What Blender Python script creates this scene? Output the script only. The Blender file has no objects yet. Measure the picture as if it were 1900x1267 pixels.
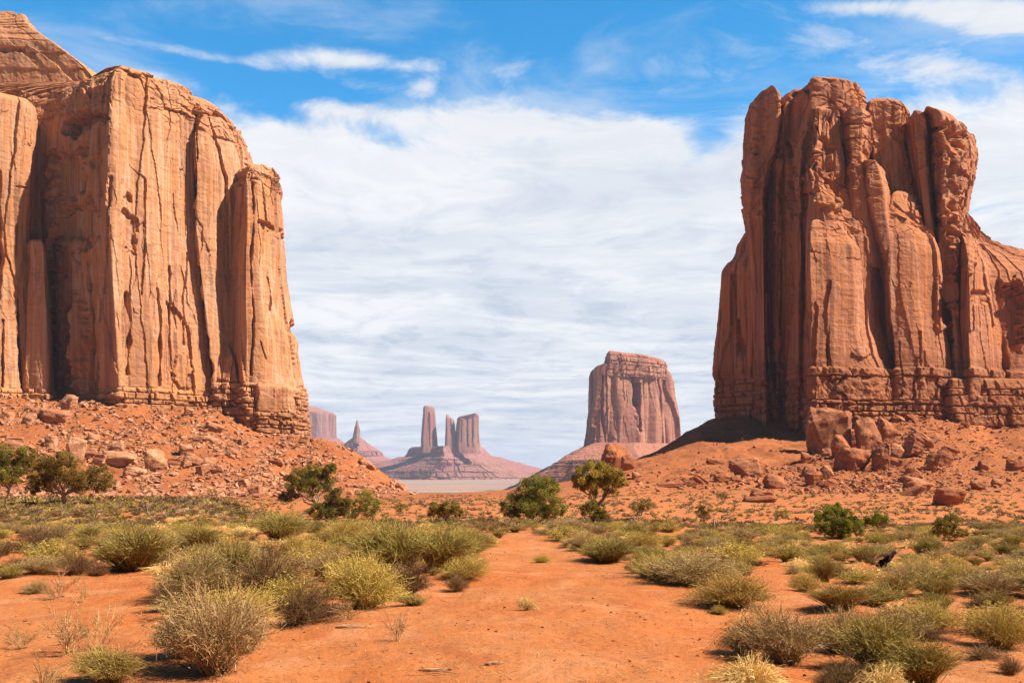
import bpy, bmesh, math
import numpy as np

# ------------------------------------------------------------------ camera, sky, sun, exposure
sc = bpy.context.scene
F, U0, V0, CZ = 2000.0, 950.0, 870.0, 2.5          # focal length in photo pixels, principal column, horizon row, eye height
cam_d = bpy.data.cameras.new("camera"); cam = bpy.data.objects.new("camera", cam_d)
sc.collection.objects.link(cam); sc.camera = cam
cam.location = (0, 0, CZ); cam.rotation_euler = (math.radians(90), 0, 0)
cam_d.sensor_width = 36; cam_d.lens = 36 * F / 1900
cam_d.shift_y = (V0 - 633.5) / 1900
cam_d.clip_start = 0.1; cam_d.clip_end = 60000

SUN_EL, SUN_AZ = math.radians(47), math.radians(13)     # azimuth measured from +X towards the camera side
to_sun = (math.cos(SUN_EL) * math.cos(SUN_AZ), -math.cos(SUN_EL) * math.sin(SUN_AZ), math.sin(SUN_EL))
sd = bpy.data.lights.new("sun", 'SUN'); sun = bpy.data.objects.new("sun", sd); sc.collection.objects.link(sun)
sd.energy = 5.0; sd.angle = math.radians(0.5); sd.color = (1.0, 0.93, 0.80)
from mathutils import Vector
sun.rotation_euler = Vector(to_sun).to_track_quat('Z', 'Y').to_euler(); sun.location = (200, -100, 300)
sc.view_settings.view_transform = 'Standard'; sc.view_settings.look = 'None'
sc.view_settings.gamma = 1; sc.view_settings.exposure = 1.07
sc.cycles.use_denoising = True
sc.cycles.max_bounces = 4; sc.cycles.diffuse_bounces = 1; sc.cycles.glossy_bounces = 1; sc.cycles.volume_bounces = 0
sc.cycles.transparent_max_bounces = 4


class NG:                                               # tiny node-graph helper
    def __init__(s, tree): s.t = tree; s.t.nodes.clear()
    def n(s, typ, ins=None, **props):
        nd = s.t.nodes.new(typ)
        for k, v in props.items(): setattr(nd, k, v)
        for k, v in (ins or {}).items():
            sk = nd.inputs[k]
            if hasattr(v, 'node') or hasattr(v, 'is_output'): s.t.links.new(v, sk)
            else: sk.default_value = v
        return nd
    def m(s, op, a, b=0.0, c=0.0, clamp=False):
        nd = s.n('ShaderNodeMath', {0: a, 1: b, 2: c}, operation=op, use_clamp=clamp); return nd.outputs[0]
    def mix(s, f, a, b, typ='MIX'):
        nd = s.n('ShaderNodeMix', {'Factor': f}, data_type='RGBA', blend_type=typ, clamp_factor=True)
        for k, v in ((6, a), (7, b)):
            if hasattr(v, 'is_output'): s.t.links.new(v, nd.inputs[k])
            else: nd.inputs[k].default_value = (*v, 1) if len(v) == 3 else v
        return nd.outputs[2]
    def noise(s, vec, scale, detail=4, rough=0.55, dist=0.0, out=0, **kw):
        return s.n('ShaderNodeTexNoise', {'Vector': vec, 'Scale': scale, 'Detail': detail, 'Roughness': rough, 'Distortion': dist}, **kw).outputs[out]
    def ramp(s, f, lo, hi, a=0.0, b=1.0, smooth=True):
        return s.n('ShaderNodeMapRange', {0: f, 1: lo, 2: hi, 3: a, 4: b}, interpolation_type='SMOOTHSTEP' if smooth else 'LINEAR').outputs[0]
    def vmul(s, v, k):
        return s.n('ShaderNodeVectorMath', {0: v, 1: k}, operation='MULTIPLY').outputs[0]


world = bpy.data.worlds.new("World"); sc.world = world; world.use_nodes = True
g = NG(world.node_tree)
tc = g.n('ShaderNodeTexCoord').outputs['Generated']
sky = g.n('ShaderNodeTexSky', sky_type='NISHITA', sun_disc=False, sun_elevation=SUN_EL,
          sun_rotation=math.atan2(to_sun[0], to_sun[1]), altitude=1700, air_density=1.0, dust_density=0.3, ozone_density=3.0).outputs[0]
sep = g.n('ShaderNodeSeparateXYZ', {0: tc})
X, Y, Z = sep.outputs
Zp = g.m('MAXIMUM', Z, 0.0)
den = g.m('ADD', Zp, 0.075)
px, py = g.m('DIVIDE', X, den), g.m('DIVIDE', Y, den)
P = g.n('ShaderNodeCombineXYZ', {0: px, 1: py, 2: 0.0}).outputs[0]
# cloud cover as fractal noise on a flat cloud deck, thicker low over the horizon
warp = g.n('ShaderNodeVectorMath', {0: P, 1: g.vmul(g.noise(P, 0.7, 3, out=1), (0.9, 0.9, 0))}, operation='ADD').outputs[0]
n1 = g.noise(g.vmul(warp, (0.8, 0.62, 1)), 1.6, 11, 0.62, 0.2)
n2 = g.noise(g.vmul(warp, (0.8, 0.60, 1)), 5.0, 11, 0.66, 0.3)
n3 = g.noise(g.vmul(warp, (0.7, 0.9, 1)), 2.2, 8, 0.62, 0.5)
yy = g.m('MAXIMUM', Y, 0.05)
tu, tv = g.m('DIVIDE', X, yy), g.m('DIVIDE', Z, yy)
def blob(u, v, ru, rv, amp, rot=0.0):
    cu, cv = (u - U0) / F, (V0 - v) / F
    c, s_ = math.cos(math.radians(rot)), math.sin(math.radians(rot))
    a, b = g.m('SUBTRACT', tu, cu), g.m('SUBTRACT', tv, cv)
    p = g.m('MULTIPLY', g.m('ADD', g.m('MULTIPLY', a, c), g.m('MULTIPLY', b, s_)), F / ru)
    q = g.m('MULTIPLY', g.m('ADD', g.m('MULTIPLY', a, -s_), g.m('MULTIPLY', b, c)), F / rv)
    d = g.m('ADD', g.m('MULTIPLY', p, p), g.m('MULTIPLY', q, q))
    return g.m('MULTIPLY', g.m('EXPONENT', g.m('MULTIPLY', d, -1.0)), amp)
cover = g.m('MULTIPLY', g.ramp(Z, 0.335, 0.255), 0.62)                      # the broad white field
for bl in [(1190, 262, 110, 34, 0.45, -8), (1000, 215, 210, 40, 0.25, 0), (560, 268, 130, 30, 0.25, -20), (1290, 285, 75, 45, -0.42, 15),
           (760, 265, 120, 30, -0.10, 0), (1750, 128, 130, 30, 0.34, 0), (1860, 30, 170, 42, 0.50, -4), (1600, 14, 110, 16, 0.30, 0),
           (330, 92, 300, 15, 0.30, -11), (620, 112, 190, 20, 0.32, -2), (270, 140, 120, 22, 0.30, -12), (950, 125, 150, 26, 0.16, 0),
           (785, 160, 30, 14, 0.22, 0), (1100, 130, 30, 10, 0.20, 20), (650, 205, 160, 18, 0.26, -6), (1600, 90, 420, 60, 0.16, 5),
           (1900, 290, 120, 70, 0.25, 0), (850, 30, 260, 26, 0.10, 10), (1000, 480, 500, 260, 0.22, 0)]:
    cover = g.m('ADD', cover, blob(*bl))
base = g.m('ADD', g.m('MULTIPLY', n1, 0.95), g.m('MULTIPLY', n2, 0.85))     # about 0.65 in the mean
dens = g.ramp(g.m('ADD', base, cover), 1.04, 1.40)
dens = g.m('MULTIPLY', dens, 0.97)
front_sky = g.m('MULTIPLY', g.ramp(Y, 0.5, 0.78), g.ramp(Z, 0.8, 0.5))          # clouds held to the front; unseen sky left clear to darken shade
thin = g.ramp(g.m('ADD', n3, g.m('MULTIPLY', cover, 0.25)), 0.46, 0.74, 0.0, 0.46)
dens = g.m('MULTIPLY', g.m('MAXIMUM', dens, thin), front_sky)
shade = g.m('ADD', g.ramp(g.noise(g.vmul(warp, (0.45, 0.8, 1)), 2.1, 9, 0.62), 0.36, 0.62, 0, .75), g.ramp(n2, 0.54, 0.36, 0, .45))
lowdark = g.ramp(Z, 0.33, 0.05, 0.42, 0.78)
cloud = g.mix(g.m('MULTIPLY', shade, lowdark), (9.2, 9.25, 9.4), (4.7, 5.5, 6.8))
# a cleaner, deeper blue than the bare model gives, dimmed behind the camera to cut fill
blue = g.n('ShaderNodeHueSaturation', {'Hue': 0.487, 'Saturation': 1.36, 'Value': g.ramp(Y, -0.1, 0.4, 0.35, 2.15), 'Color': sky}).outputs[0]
low = g.mix(g.ramp(Z, 0.20, 0.0, 0.0, 0.65), blue, (5.6, 6.9, 7.9))
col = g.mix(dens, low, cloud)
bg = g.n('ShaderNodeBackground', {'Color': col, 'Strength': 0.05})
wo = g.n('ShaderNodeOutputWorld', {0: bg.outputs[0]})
try: world.cycles.sampling_method = 'AUTOMATIC'
except Exception: pass


# ------------------------------------------------------------------ noise and mesh helpers
_rng = np.random.RandomState(7)
_perm = np.concatenate([_rng.permutation(256)] * 3).astype(np.int32)
_g = _rng.normal(size=(256, 3)).astype(np.float32); _g /= np.linalg.norm(_g, axis=1)[:, None]
def perlin(p, seed=0):
    p = np.asarray(p, np.float32) + np.float32(seed * 17.31)
    i = np.floor(p).astype(np.int32); f = p - i; i &= 255
    w = f * f * f * (f * (f * 6 - 15) + 10)
    out = 0
    for dx in (0, 1):
        for dy in (0, 1):
            for dz in (0, 1):
                h = _perm[_perm[_perm[i[:, 0] + dx] + i[:, 1] + dy] + i[:, 2] + dz]
                gr = _g[h]
                d = gr[:, 0] * (f[:, 0] - dx) + gr[:, 1] * (f[:, 1] - dy) + gr[:, 2] * (f[:, 2] - dz)
                ww = (w[:, 0] if dx else 1 - w[:, 0]) * (w[:, 1] if dy else 1 - w[:, 1]) * (w[:, 2] if dz else 1 - w[:, 2])
                out = out + ww * d
    return out * 1.5
def fbm(p, octv=4, seed=0, gain=0.5):
    o = 0; a = 1.0; p = np.asarray(p, np.float32)
    for k in range(octv):
        o = o + a * perlin(p, seed + k * 3); p = p * 2.03; a *= gain
    return o
def ridge(p, octv=3, seed=0):
    o = 0; a = 1.0; p = np.asarray(p, np.float32)
    for k in range(octv):
        o = o + a * (1 - 2 * np.abs(perlin(p, seed + k * 3))); p = p * 2.1; a *= 0.5
    return o
def h01(a, b=0, c=0):                                    # hash of integers to 0..1
    x = np.sin(np.asarray(a) * 127.1 + np.asarray(b) * 311.7 + np.asarray(c) * 74.7) * 43758.5453
    return x - np.floor(x)
def sstep(x, a, b):
    t = np.clip((x - a) / (b - a), 0, 1); return t * t * (3 - 2 * t)

def at(u, v, Y):
    return np.stack([(u - U0) * Y / F, Y + 0 * u, CZ + (V0 - v) * Y / F], -1)

def mesh_obj(name, verts, faces, mat, parent=None, tint=None, smooth=False, link=True):
    me = bpy.data.meshes.new(name)
    verts = np.ascontiguousarray(verts, np.float32); faces = np.ascontiguousarray(faces, np.int32)
    nf, k = faces.shape
    me.vertices.add(len(verts)); me.vertices.foreach_set('co', verts.ravel())
    me.loops.add(nf * k); me.loops.foreach_set('vertex_index', faces.ravel())
    me.polygons.add(nf); me.polygons.foreach_set('loop_start', np.arange(0, nf * k, k, dtype=np.int32))
    me.polygons.foreach_set('loop_total', np.full(nf, k, np.int32))
    me.polygons.foreach_set('use_smooth', np.full(nf, smooth, bool))
    me.update(calc_edges=True)
    if tint is not None:
        at_ = me.color_attributes.new('tint', 'FLOAT_COLOR', 'POINT')
        t4 = np.ones((len(verts), 4), np.float32); t4[:, :3] = tint; at_.data.foreach_set('color', t4.ravel())
    me.materials.append(mat)
    o = bpy.data.objects.new(name, me)
    if link: sc.collection.objects.link(o)
    if parent: o.parent = parent
    return o
def tag(o, label=None, cat=None, group=None, kind=None):
    if label: o['label'] = label
    if cat: o['category'] = cat
    if group: o['group'] = group
    if kind: o['kind'] = kind
    return o
def empty(name, loc=(0, 0, 0), rz=0):
    o = bpy.data.objects.new(name, None); sc.collection.objects.link(o); o.location = loc; o.rotation_euler = (0, 0, rz); return o
def copy_tree(o, parent=None):
    c = o.copy(); sc.collection.objects.link(c)
    if parent: c.parent = parent
    for ch in o.children: copy_tree(ch, c)
    return c
def grid_faces(nr, nc, closed=False):
    r = np.arange(nr - 1)[:, None]; c = np.arange(nc if closed else nc - 1)[None, :]; c2 = (c + 1) % nc
    return np.stack([r * nc + c, r * nc + c2, (r + 1) * nc + c2, (r + 1) * nc + c], -1).reshape(-1, 4)


# ------------------------------------------------------------------ materials
def new_mat(name):
    m = bpy.data.materials.new(name); m.use_nodes = True; return m, NG(m.node_tree)
def finish(gm, col, rough=0.9, bump=None, bstr=0.5, bdist=0.3, spec=0.15, trans=None):
    ins = {'Base Color': col, 'Roughness': rough, 'Specular IOR Level': spec}
    if bump is not None:
        ins['Normal'] = gm.n('ShaderNodeBump', {'Height': bump, 'Strength': bstr, 'Distance': bdist}).outputs[0]
    b = gm.n('ShaderNodeBsdfPrincipled', ins).outputs[0]
    if trans:
        t = gm.n('ShaderNodeBsdfTranslucent', {'Color': col}).outputs[0]
        b = gm.n('ShaderNodeMixShader', {0: trans, 1: b, 2: t}).outputs[0]
    gm.n('ShaderNodeOutputMaterial', {0: b})

def sandstone(name, c_main, c_pale, c_dark, c_orange, k=1.0, zled=None, streak=1.0, al=1.0):
    """k scales feature sizes with distance; zled = world height under which thin dark beds show."""
    c_main, c_pale, c_dark, c_orange = [tuple(al * x for x in c) for c in (c_main, c_pale, c_dark, c_orange)]
    m, q = new_mat(name)
    pos = q.n('ShaderNodeNewGeometry').outputs['Position']
    nz = q.n('ShaderNodeSeparateXYZ', {0: q.n('ShaderNodeNewGeometry').outputs['True Normal']}).outputs[2]
    big = q.noise(pos, 0.035 / k, 4, 0.6)
    col = q.mix(q.ramp(big, 0.35, 0.65), c_main, c_orange)
    wall = q.ramp(nz, 0.55, 0.25)                         # varnish runs only down steep faces
    s1 = q.noise(q.vmul(pos, (0.55 / k, 0.55 / k, 0.012 / k)), 1.0, 6, 0.62, 0.25)
    s2 = q.noise(q.vmul(pos, (0.9 / k, 0.9 / k, 0.02 / k)), 1.0, 5, 0.6, 0.2)
    patch = q.noise(q.vmul(pos, (0.05 / k, 0.05 / k, 0.022 / k)), 1.0, 5, 0.6, 0.5)
    pale = q.m('MULTIPLY', q.m('MULTIPLY', q.ramp(s2, 0.45, 0.60), q.ramp(patch, 0.40, 0.56)), wall)
    col = q.mix(q.m('MULTIPLY', pale, 0.8 * streak), col, c_pale)
    dark = q.m('MULTIPLY', q.m('MULTIPLY', q.ramp(s1, 0.48, 0.63), q.ramp(patch, 0.64, 0.42)), wall)
    col = q.mix(q.m('MULTIPLY', dark, 0.85 * streak), col, c_dark)
    s3 = q.noise(q.vmul(pos, (0.20 / k, 0.20 / k, 0.007 / k)), 1.0, 5, 0.6, 0.3)
    col = q.mix(q.m('MULTIPLY', q.m('MULTIPLY', q.ramp(s3, 0.52, 0.62), wall), 0.5 * streak), col, tuple(0.6 * a + 0.4 * b for a, b in zip(c_dark, c_main)))
    blot = q.m('MULTIPLY', q.ramp(q.noise(pos, 0.11 / k, 6, 0.65, 0.8), 0.58, 0.70), wall)
    col = q.mix(q.m('MULTIPLY', blot, 0.45), col, c_dark)
    bed = q.noise(q.vmul(pos, (0.02 / k, 0.02 / k, 0.22 / k)), 1.0, 3, 0.6, 0.4)
    col = q.mix(q.ramp(bed, 0.40, 0.30, 0, 0.14), col, c_dark)
    if zled is not None:
        zz = q.n('ShaderNodeSeparateXYZ', {0: pos}).outputs[2]
        f = q.ramp(zz, zled + 1, zled - 3)
        beds = q.noise(q.vmul(pos, (0.06 / k, 0.06 / k, 1.6 / k)), 1.0, 5, 0.65, 0.3)
        col = q.mix(q.m('MULTIPLY', f, q.ramp(beds, 0.38, 0.6, 0.1, 0.75)), col, tuple(0.5 * a for a in c_orange))
    h = q.m('ADD', q.noise(pos, 0.9 / k, 8, 0.68), q.m('MULTIPLY', bed, 0.10))
    finish(q, col, 0.92, h, 0.45, 0.55 * k)
    return m

M_left = sandstone('sandstone_left', (0.66, 0.280, 0.135), (0.72, 0.42, 0.26), (0.26, 0.120, 0.070), (0.66, 0.275, 0.105), zled=31, al=.71, streak=1.15)
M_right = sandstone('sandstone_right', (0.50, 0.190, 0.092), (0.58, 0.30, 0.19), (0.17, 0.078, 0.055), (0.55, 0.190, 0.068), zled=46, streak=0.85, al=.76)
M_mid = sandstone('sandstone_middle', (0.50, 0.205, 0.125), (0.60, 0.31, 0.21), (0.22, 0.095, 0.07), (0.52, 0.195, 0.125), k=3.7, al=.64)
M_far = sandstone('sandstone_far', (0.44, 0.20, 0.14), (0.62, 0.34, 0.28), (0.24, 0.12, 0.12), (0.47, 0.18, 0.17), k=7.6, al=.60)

def ground_mat():
    m, q = new_mat('red_sand')
    pos = q.n('ShaderNodeNewGeometry').outputs['Position']
    yy = q.n('ShaderNodeSeparateXYZ', {0: pos}).outputs[1]
    a = q.noise(pos, 0.22, 6, 0.6, 0.4)
    col = q.mix(q.ramp(a, 0.32, 0.68), (0.396, 0.105, 0.023), (0.409, 0.143, 0.044))
    b = q.noise(pos, 2.2, 8, 0.7)
    col = q.mix(q.ramp(b, 0.45, 0.72, 0, 0.45), col, (0.436, 0.189, 0.075))
    c = q.noise(pos, 9.0, 5, 0.7)
    col = q.mix(q.ramp(c, 0.55, 0.66, 0, 0.85), col, (0.178, 0.052, 0.018))
    c2 = q.noise(pos, 26.0, 3, 0.7)
    col = q.mix(q.ramp(c2, 0.62, 0.72, 0, 0.7), col, (0.55, 0.27, 0.13))
    c3 = q.noise(q.vmul(pos, (1.0, 3.5, 1)), 4.0, 6, 0.7)
    col = q.mix(q.ramp(c3, 0.58, 0.70, 0, 0.55), col, (0.25, 0.062, 0.020))
    pch = q.noise(pos, 0.6, 6, 0.65, 0.6)
    col = q.mix(q.ramp(pch, 0.52, 0.66, 0, 0.55), col, (0.50, 0.205, 0.088))
    col = q.mix(q.ramp(pch, 0.44, 0.33, 0, 0.4), col, (0.27, 0.068, 0.020))
    d = q.noise(pos, 0.055, 5, 0.6)
    far = q.ramp(yy, 180, 320)
    col = q.mix(q.m('MULTIPLY', q.ramp(d, 0.30, 0.62, 0.35, 0.9), far), col, (0.264, 0.081, 0.029))
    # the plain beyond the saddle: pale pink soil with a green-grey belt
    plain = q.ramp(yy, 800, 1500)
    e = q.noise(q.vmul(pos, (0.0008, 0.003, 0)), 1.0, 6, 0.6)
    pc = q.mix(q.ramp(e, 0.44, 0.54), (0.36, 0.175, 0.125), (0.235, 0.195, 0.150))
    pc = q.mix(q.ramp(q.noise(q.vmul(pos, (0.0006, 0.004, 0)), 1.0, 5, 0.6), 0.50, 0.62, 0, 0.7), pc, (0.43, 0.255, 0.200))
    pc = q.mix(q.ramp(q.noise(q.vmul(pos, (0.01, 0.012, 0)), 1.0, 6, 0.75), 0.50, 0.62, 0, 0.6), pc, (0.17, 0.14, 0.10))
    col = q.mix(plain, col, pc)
    h = q.m('ADD', q.m('MULTIPLY', q.noise(pos, 1.4, 6, 0.6), 1.0), q.m('MULTIPLY', q.noise(pos, 11.0, 6, 0.7), 0.35))
    h = q.m('ADD', h, q.m('MULTIPLY', q.noise(pos, 60.0, 3, 0.6), 0.08))
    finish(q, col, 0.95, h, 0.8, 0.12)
    return m
M_ground = ground_mat()

def rock_mat(name, cA, cB, cD, k=1.0):
    m, q = new_mat(name)
    tco = q.n('ShaderNodeNewGeometry').outputs['Position']
    rnd = q.n('ShaderNodeObjectInfo').outputs['Random']
    tint = q.n('ShaderNodeAttribute', attribute_name='tint').outputs['Fac']
    col = q.mix(rnd, cA, cB)
    col = q.mix(q.ramp(q.noise(tco, 0.5 / k, 6, 0.65, 0.4), 0.5, 0.68, 0, 0.6), col, cD)
    col = q.mix(q.ramp(q.noise(q.vmul(tco, (0.3, 0.3, 3)), 1 / k, 4, 0.6), 0.5, 0.7, 0, 0.4), col, cD)
    vc = q.n('ShaderNodeTexVoronoi', {'Vector': tco, 'Scale': 0.55}).outputs['Color']
    vr = q.n('ShaderNodeSeparateXYZ', {0: vc}).outputs[0]
    col = q.mix(q.ramp(vr, 0.0, 1.0, 0.0, 0.75, False), col, cD)
    h = q.noise(tco, 1.2 / k, 9, 0.68)
    finish(q, col, 0.92, h, 0.6, 0.5 * k)
    return m
M_rock = rock_mat('boulder_rock', (0.44, 0.180, 0.085), (0.52, 0.26, 0.145), (0.27, 0.095, 0.042))
M_rockR = rock_mat('boulder_rock_red', (0.40, 0.130, 0.050), (0.44, 0.18, 0.085), (0.22, 0.07, 0.030))
def tint_mat(name, bright=1.0, trans=0.25, rough=0.8):
    m, q = new_mat(name)
    t = q.n('ShaderNodeAttribute', attribute_name='tint').outputs['Color']
    rnd = q.n('ShaderNodeObjectInfo').outputs['Random']
    hs = q.n('ShaderNodeHueSaturation', {'Hue': q.ramp(rnd, 0, 1, 0.488, 0.508, False), 'Saturation': 1.0,
             'Value': q.ramp(q.m('FRACT', q.m('MULTIPLY', rnd, 7.3)), 0, 1, 0.66 * bright, 0.98 * bright, False), 'Color': t}).outputs[0]
    finish(q, hs, rough, spec=0.12, trans=trans)
    return m
M_leaf = tint_mat('foliage'); M_twig = tint_mat('twigs', trans=0.0); M_wood = tint_mat('weathered_wood', trans=0.0)
M_scree = None


# ------------------------------------------------------------------ terrain
TU = np.array([-2500, -600, 0, 200, 400, 500, 560, 620, 680, 720, 760, 860, 950, 1050, 1180, 1260, 1335, 1500, 1700, 1850, 2500, 4500], float)
TY = np.array([-60, 0, 48, 80, 120, 200, 260, 290, 320, 350, 380, 400, 420, 440, 500, 600, 750, 900, 1200], float)
_L = [0, 0, 0, -.1, -.9, -3.2, -4.6]; _M = [0, 0, 0, -1.5, -3.8, -4.4, -4.8]; _R = [0, 0, -.1, -2.0, -4.3, -4.2, -2.8]
TZ = {
 -2500: _L + [-3, 4, 10, 18, 24, 30, 32, 32, 20, -5, -20, -22], -600: _L + [-3, 4, 10, 18, 24, 30, 32, 32, 20, -5, -20, -22],
 0: _L + [-5, 1, 9.5, 20, 27, 31, 32, 32, 20, -5, -22, -22], 200: _L + [-5.3, -.5, 7, 17, 24.5, 28, 29, 30, 18, -8, -22, -22],
 400: _L + [-5.5, -1.5, 5.5, 13, 19, 25, 28, 28, 15, -10, -22, -22], 500: _M + [-5.7, -3.5, 1, 6, 10, 13.5, 15.5, 19, 8, -14, -22, -22],
 560: _M + [-6, -4.8, -1, 5, 10, 14.5, 17, 14, 0, -18, -22, -22], 620: _M + [-6, -5, -2.5, 4, 9, 13.8, 12, 5, -8, -20, -22, -22],
 680: _M + [-5.6, -5.2, -4, 0, 3.5, 7.2, 5, -2, -12, -22, -22, -22], 720: _M + [-5.3, -5.3, -5, -4, -2.5, 0, -2, -7, -15, -22, -22, -22],
 760: _M + [-5, -5, -5.4, -6, -6.4, -7.5, -9, -12, -18, -22, -22, -22], 860: _M + [-4.5, -4.7, -5.5, -7, -8, -9.5, -11, -14, -19, -22, -22, -22],
 950: _M + [-3.8, -3.7, -4.3, -6, -7, -8.5, -10, -14, -19, -22, -22, -22], 1050: _M[:-1] + [-3.0, -2, -1.2, -1.5, -3, -4, -6, -7.5, -11, -18, -22, -22, -22],
 1180: _M[:-2] + [-3.8, -2.2, -.5, 2, 4.2, 5.0, 5.2, 4.8, 3, -5, -15, -22, -22, -22], 1260: _R + [-.6, 2.5, 5, 8, 10, 13.5, 16, 10, -8, -20, -22, -22],
 1335: _R + [-.4, 2.5, 6, 10, 13, 19, 24.5, 25, 5, -15, -22, -22], 1500: _R + [-.5, 2.5, 6.5, 11, 14, 20, 24, 25, 12, -12, -22, -22],
 1700: _R + [-.5, 4.5, 10, 16.5, 21, 25, 26, 26, 15, -10, -22, -22], 1850: _R + [0, 3.5, 8, 13, 16.5, 19, 20, 22, 12, -12, -22, -22],
 2500: _R + [0, 3.5, 8, 13, 16.5, 19, 20, 22, 12, -12, -22, -22], 4500: _R + [0, 3.5, 8, 13, 16.5, 19, 20, 22, 12, -12, -22, -22]}
_tab = np.array([TZ[int(u)] for u in TU])
_fu = np.linspace(-2500, 4500, 701); _fy = np.linspace(-60, 1200, 631)
_t1 = np.stack([np.interp(_fy, TY, r) for r in _tab])
_fine = np.stack([np.interp(_fu, TU, _t1[:, j]) for j in range(len(_fy))], 1)
def _blur(a, s, ax):
    r = int(3 * s); k = np.exp(-0.5 * (np.arange(-r, r + 1) / s) ** 2); k /= k.sum()
    pad = [(0, 0), (0, 0)]; pad[ax] = (r, r); a = np.pad(a, pad, mode='edge')
    return np.apply_along_axis(lambda x: np.convolve(x, k, 'valid'), ax, a)
_fine = _blur(_blur(_fine, 2.0, 0), 2.6, 1)
def ground_z(x, y, detail=True):
    x = np.asarray(x, float); y = np.asarray(y, float)
    u = np.clip(U0 + F * x / np.maximum(y, 15.0), -2499, 4499)
    a = (u + 2500) / 10; b = (np.clip(y, -59, 1199) + 60) / 2.0
    i = np.floor(a).astype(int); j = np.floor(b).astype(int); a = a - i; b = b - j
    z = (_fine[i, j] * (1 - a) + _fine[i + 1, j] * a) * (1 - b) + (_fine[i, j + 1] * (1 - a) + _fine[i + 1, j + 1] * a) * b
    z = z - 24.0 * sstep(y, 820, 1700)
    if detail:
        xf, yf = x.ravel(), y.ravel(); p = np.stack([xf, yf, 0 * xf], 1)
        near = sstep(yf, 130, 60); d = 0.16 * near * fbm(p * 0.16, 3, 40) + 0.045 * near * fbm(p * 1.1, 4, 44) + 0.010 * sstep(yf, 40, 15) * fbm(p * 6.0, 3, 47)
        mid = sstep(yf, 70, 150) * sstep(yf, 620, 480)
        d = d + mid * 0.45 * fbm(p * 0.05, 3, 50)
        sl = mid * sstep(z.ravel(), -5.0, 2.0) * sstep(yf, 270, 310)
        d = d + sl * (1.5 * fbm(p * 0.07, 2, 60) + 0.55 * np.abs(fbm(p * 0.33, 4, 64, 0.6)))
        # low ledges breaking the foot of the left talus
        zz = z.ravel() + 0.8 * perlin(p * 0.05, 70)
        left = sstep(U0 + F * xf / np.maximum(yf, 15), 800, 500)
        for zl, hgt in ((-3.6, 1.0), (-1.6, 0.8), (2.8, 0.7)):
            d = d + sl * left * hgt * sstep(zz, zl - 0.22, zl + 0.22) * (0.6 + 0.6 * perlin(p * 0.09, 77)) - sl * left * hgt * 0.5
        # small gullies down the saddle side of the slopes
        d = d - sl * (1 - left) * 0.9 * np.clip(ridge(p * np.array([0.06, 0.02, 0]), 2, 66) - 0.5, 0, 1)
        z = z + d.reshape(z.shape)
    return z
def hit(u, v, ymin=9.0, ymax=460.0):
    """first point of the ground on the line of sight through photo pixel (u, v)"""
    ys = np.concatenate([np.linspace(ymin, 70, 500), np.linspace(70.3, ymax, 1300)])
    ys = ys[ys >= ymin]
    p = at(np.full(len(ys), float(u)), np.full(len(ys), float(v)), ys)
    dz = p[:, 2] - ground_z(p[:, 0], ys)
    k = np.argmax(dz < 0) if (dz < 0).any() else len(ys) - 1
    return Vector((p[k, 0], ys[k], float(ground_z(p[k, 0:1], ys[k:k + 1])[0])))

s_in = np.linspace(-0.56, 0.56, 700); s_out = 0.56 + np.cumsum(np.linspace(0.004, 0.08, 26))
S = np.concatenate([-s_out[::-1], s_in, s_out])
YR = np.concatenate([np.linspace(-30, 8, 12), np.linspace(8, 11.8, 14), 11.8 + np.cumsum(np.linspace(0.10, 0.62, 160)), ])
YR = np.concatenate([YR, np.arange(YR[-1] + 0.8, 275, 1.0), np.arange(275, 455, 0.5), np.arange(455, 700, 5), np.geomspace(700, 26000, 60)])
yy_, ss_ = np.meshgrid(YR, S, indexing='ij'); xx_ = ss_ * (yy_ + 32) * 0.93
zz_ = ground_z(xx_, yy_)
gv = np.stack([xx_, yy_, zz_], -1).reshape(-1, 3)
ground = mesh_obj('ground', gv, grid_faces(len(YR), len(S)), M_ground, smooth=True)
tag(ground, 'red orange sand and talus slopes falling to a pale plain', kind='structure')


# ------------------------------------------------------------------ rock masses
def seg_dist(u, v, pts):
    d = np.full(len(u), 1e9, np.float32)
    for (x0, y0), (x1, y1) in zip(pts[:-1], pts[1:]):
        ex, ey = x1 - x0, y1 - y0; L = ex * ex + ey * ey + 1e-9
        t = np.clip(((u - x0) * ex + (v - y0) * ey) / L, 0, 1)
        d = np.minimum(d, np.hypot(u - x0 - t * ex, v - y0 - t * ey))
    return d
def cells(p, seed, tilt):
    """jittered Voronoi cells with a constant offset and a slope of their own"""
    ij = np.floor(p); best = np.full(len(p), 9.0); val = np.zeros(len(p))
    for a in (-1, 0, 1):
        for b in (-1, 0, 1):
            ci, cj = ij[:, 0] + a, ij[:, 1] + b
            ox, oy = p[:, 0] - ci - h01(ci, cj, seed), p[:, 1] - cj - h01(ci, cj, seed + 1)
            dd = ox * ox + oy * oy
            v = (h01(ci, cj, seed + 2) - 0.5) * 1.6 + tilt * 2.2 * ((h01(ci, cj, seed + 3) - 0.5) * ox + (h01(ci, cj, seed + 4) - 0.5) * oy)
            up = dd < best; best = np.where(up, dd, best); val = np.where(up, v, val)
    return val
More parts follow.
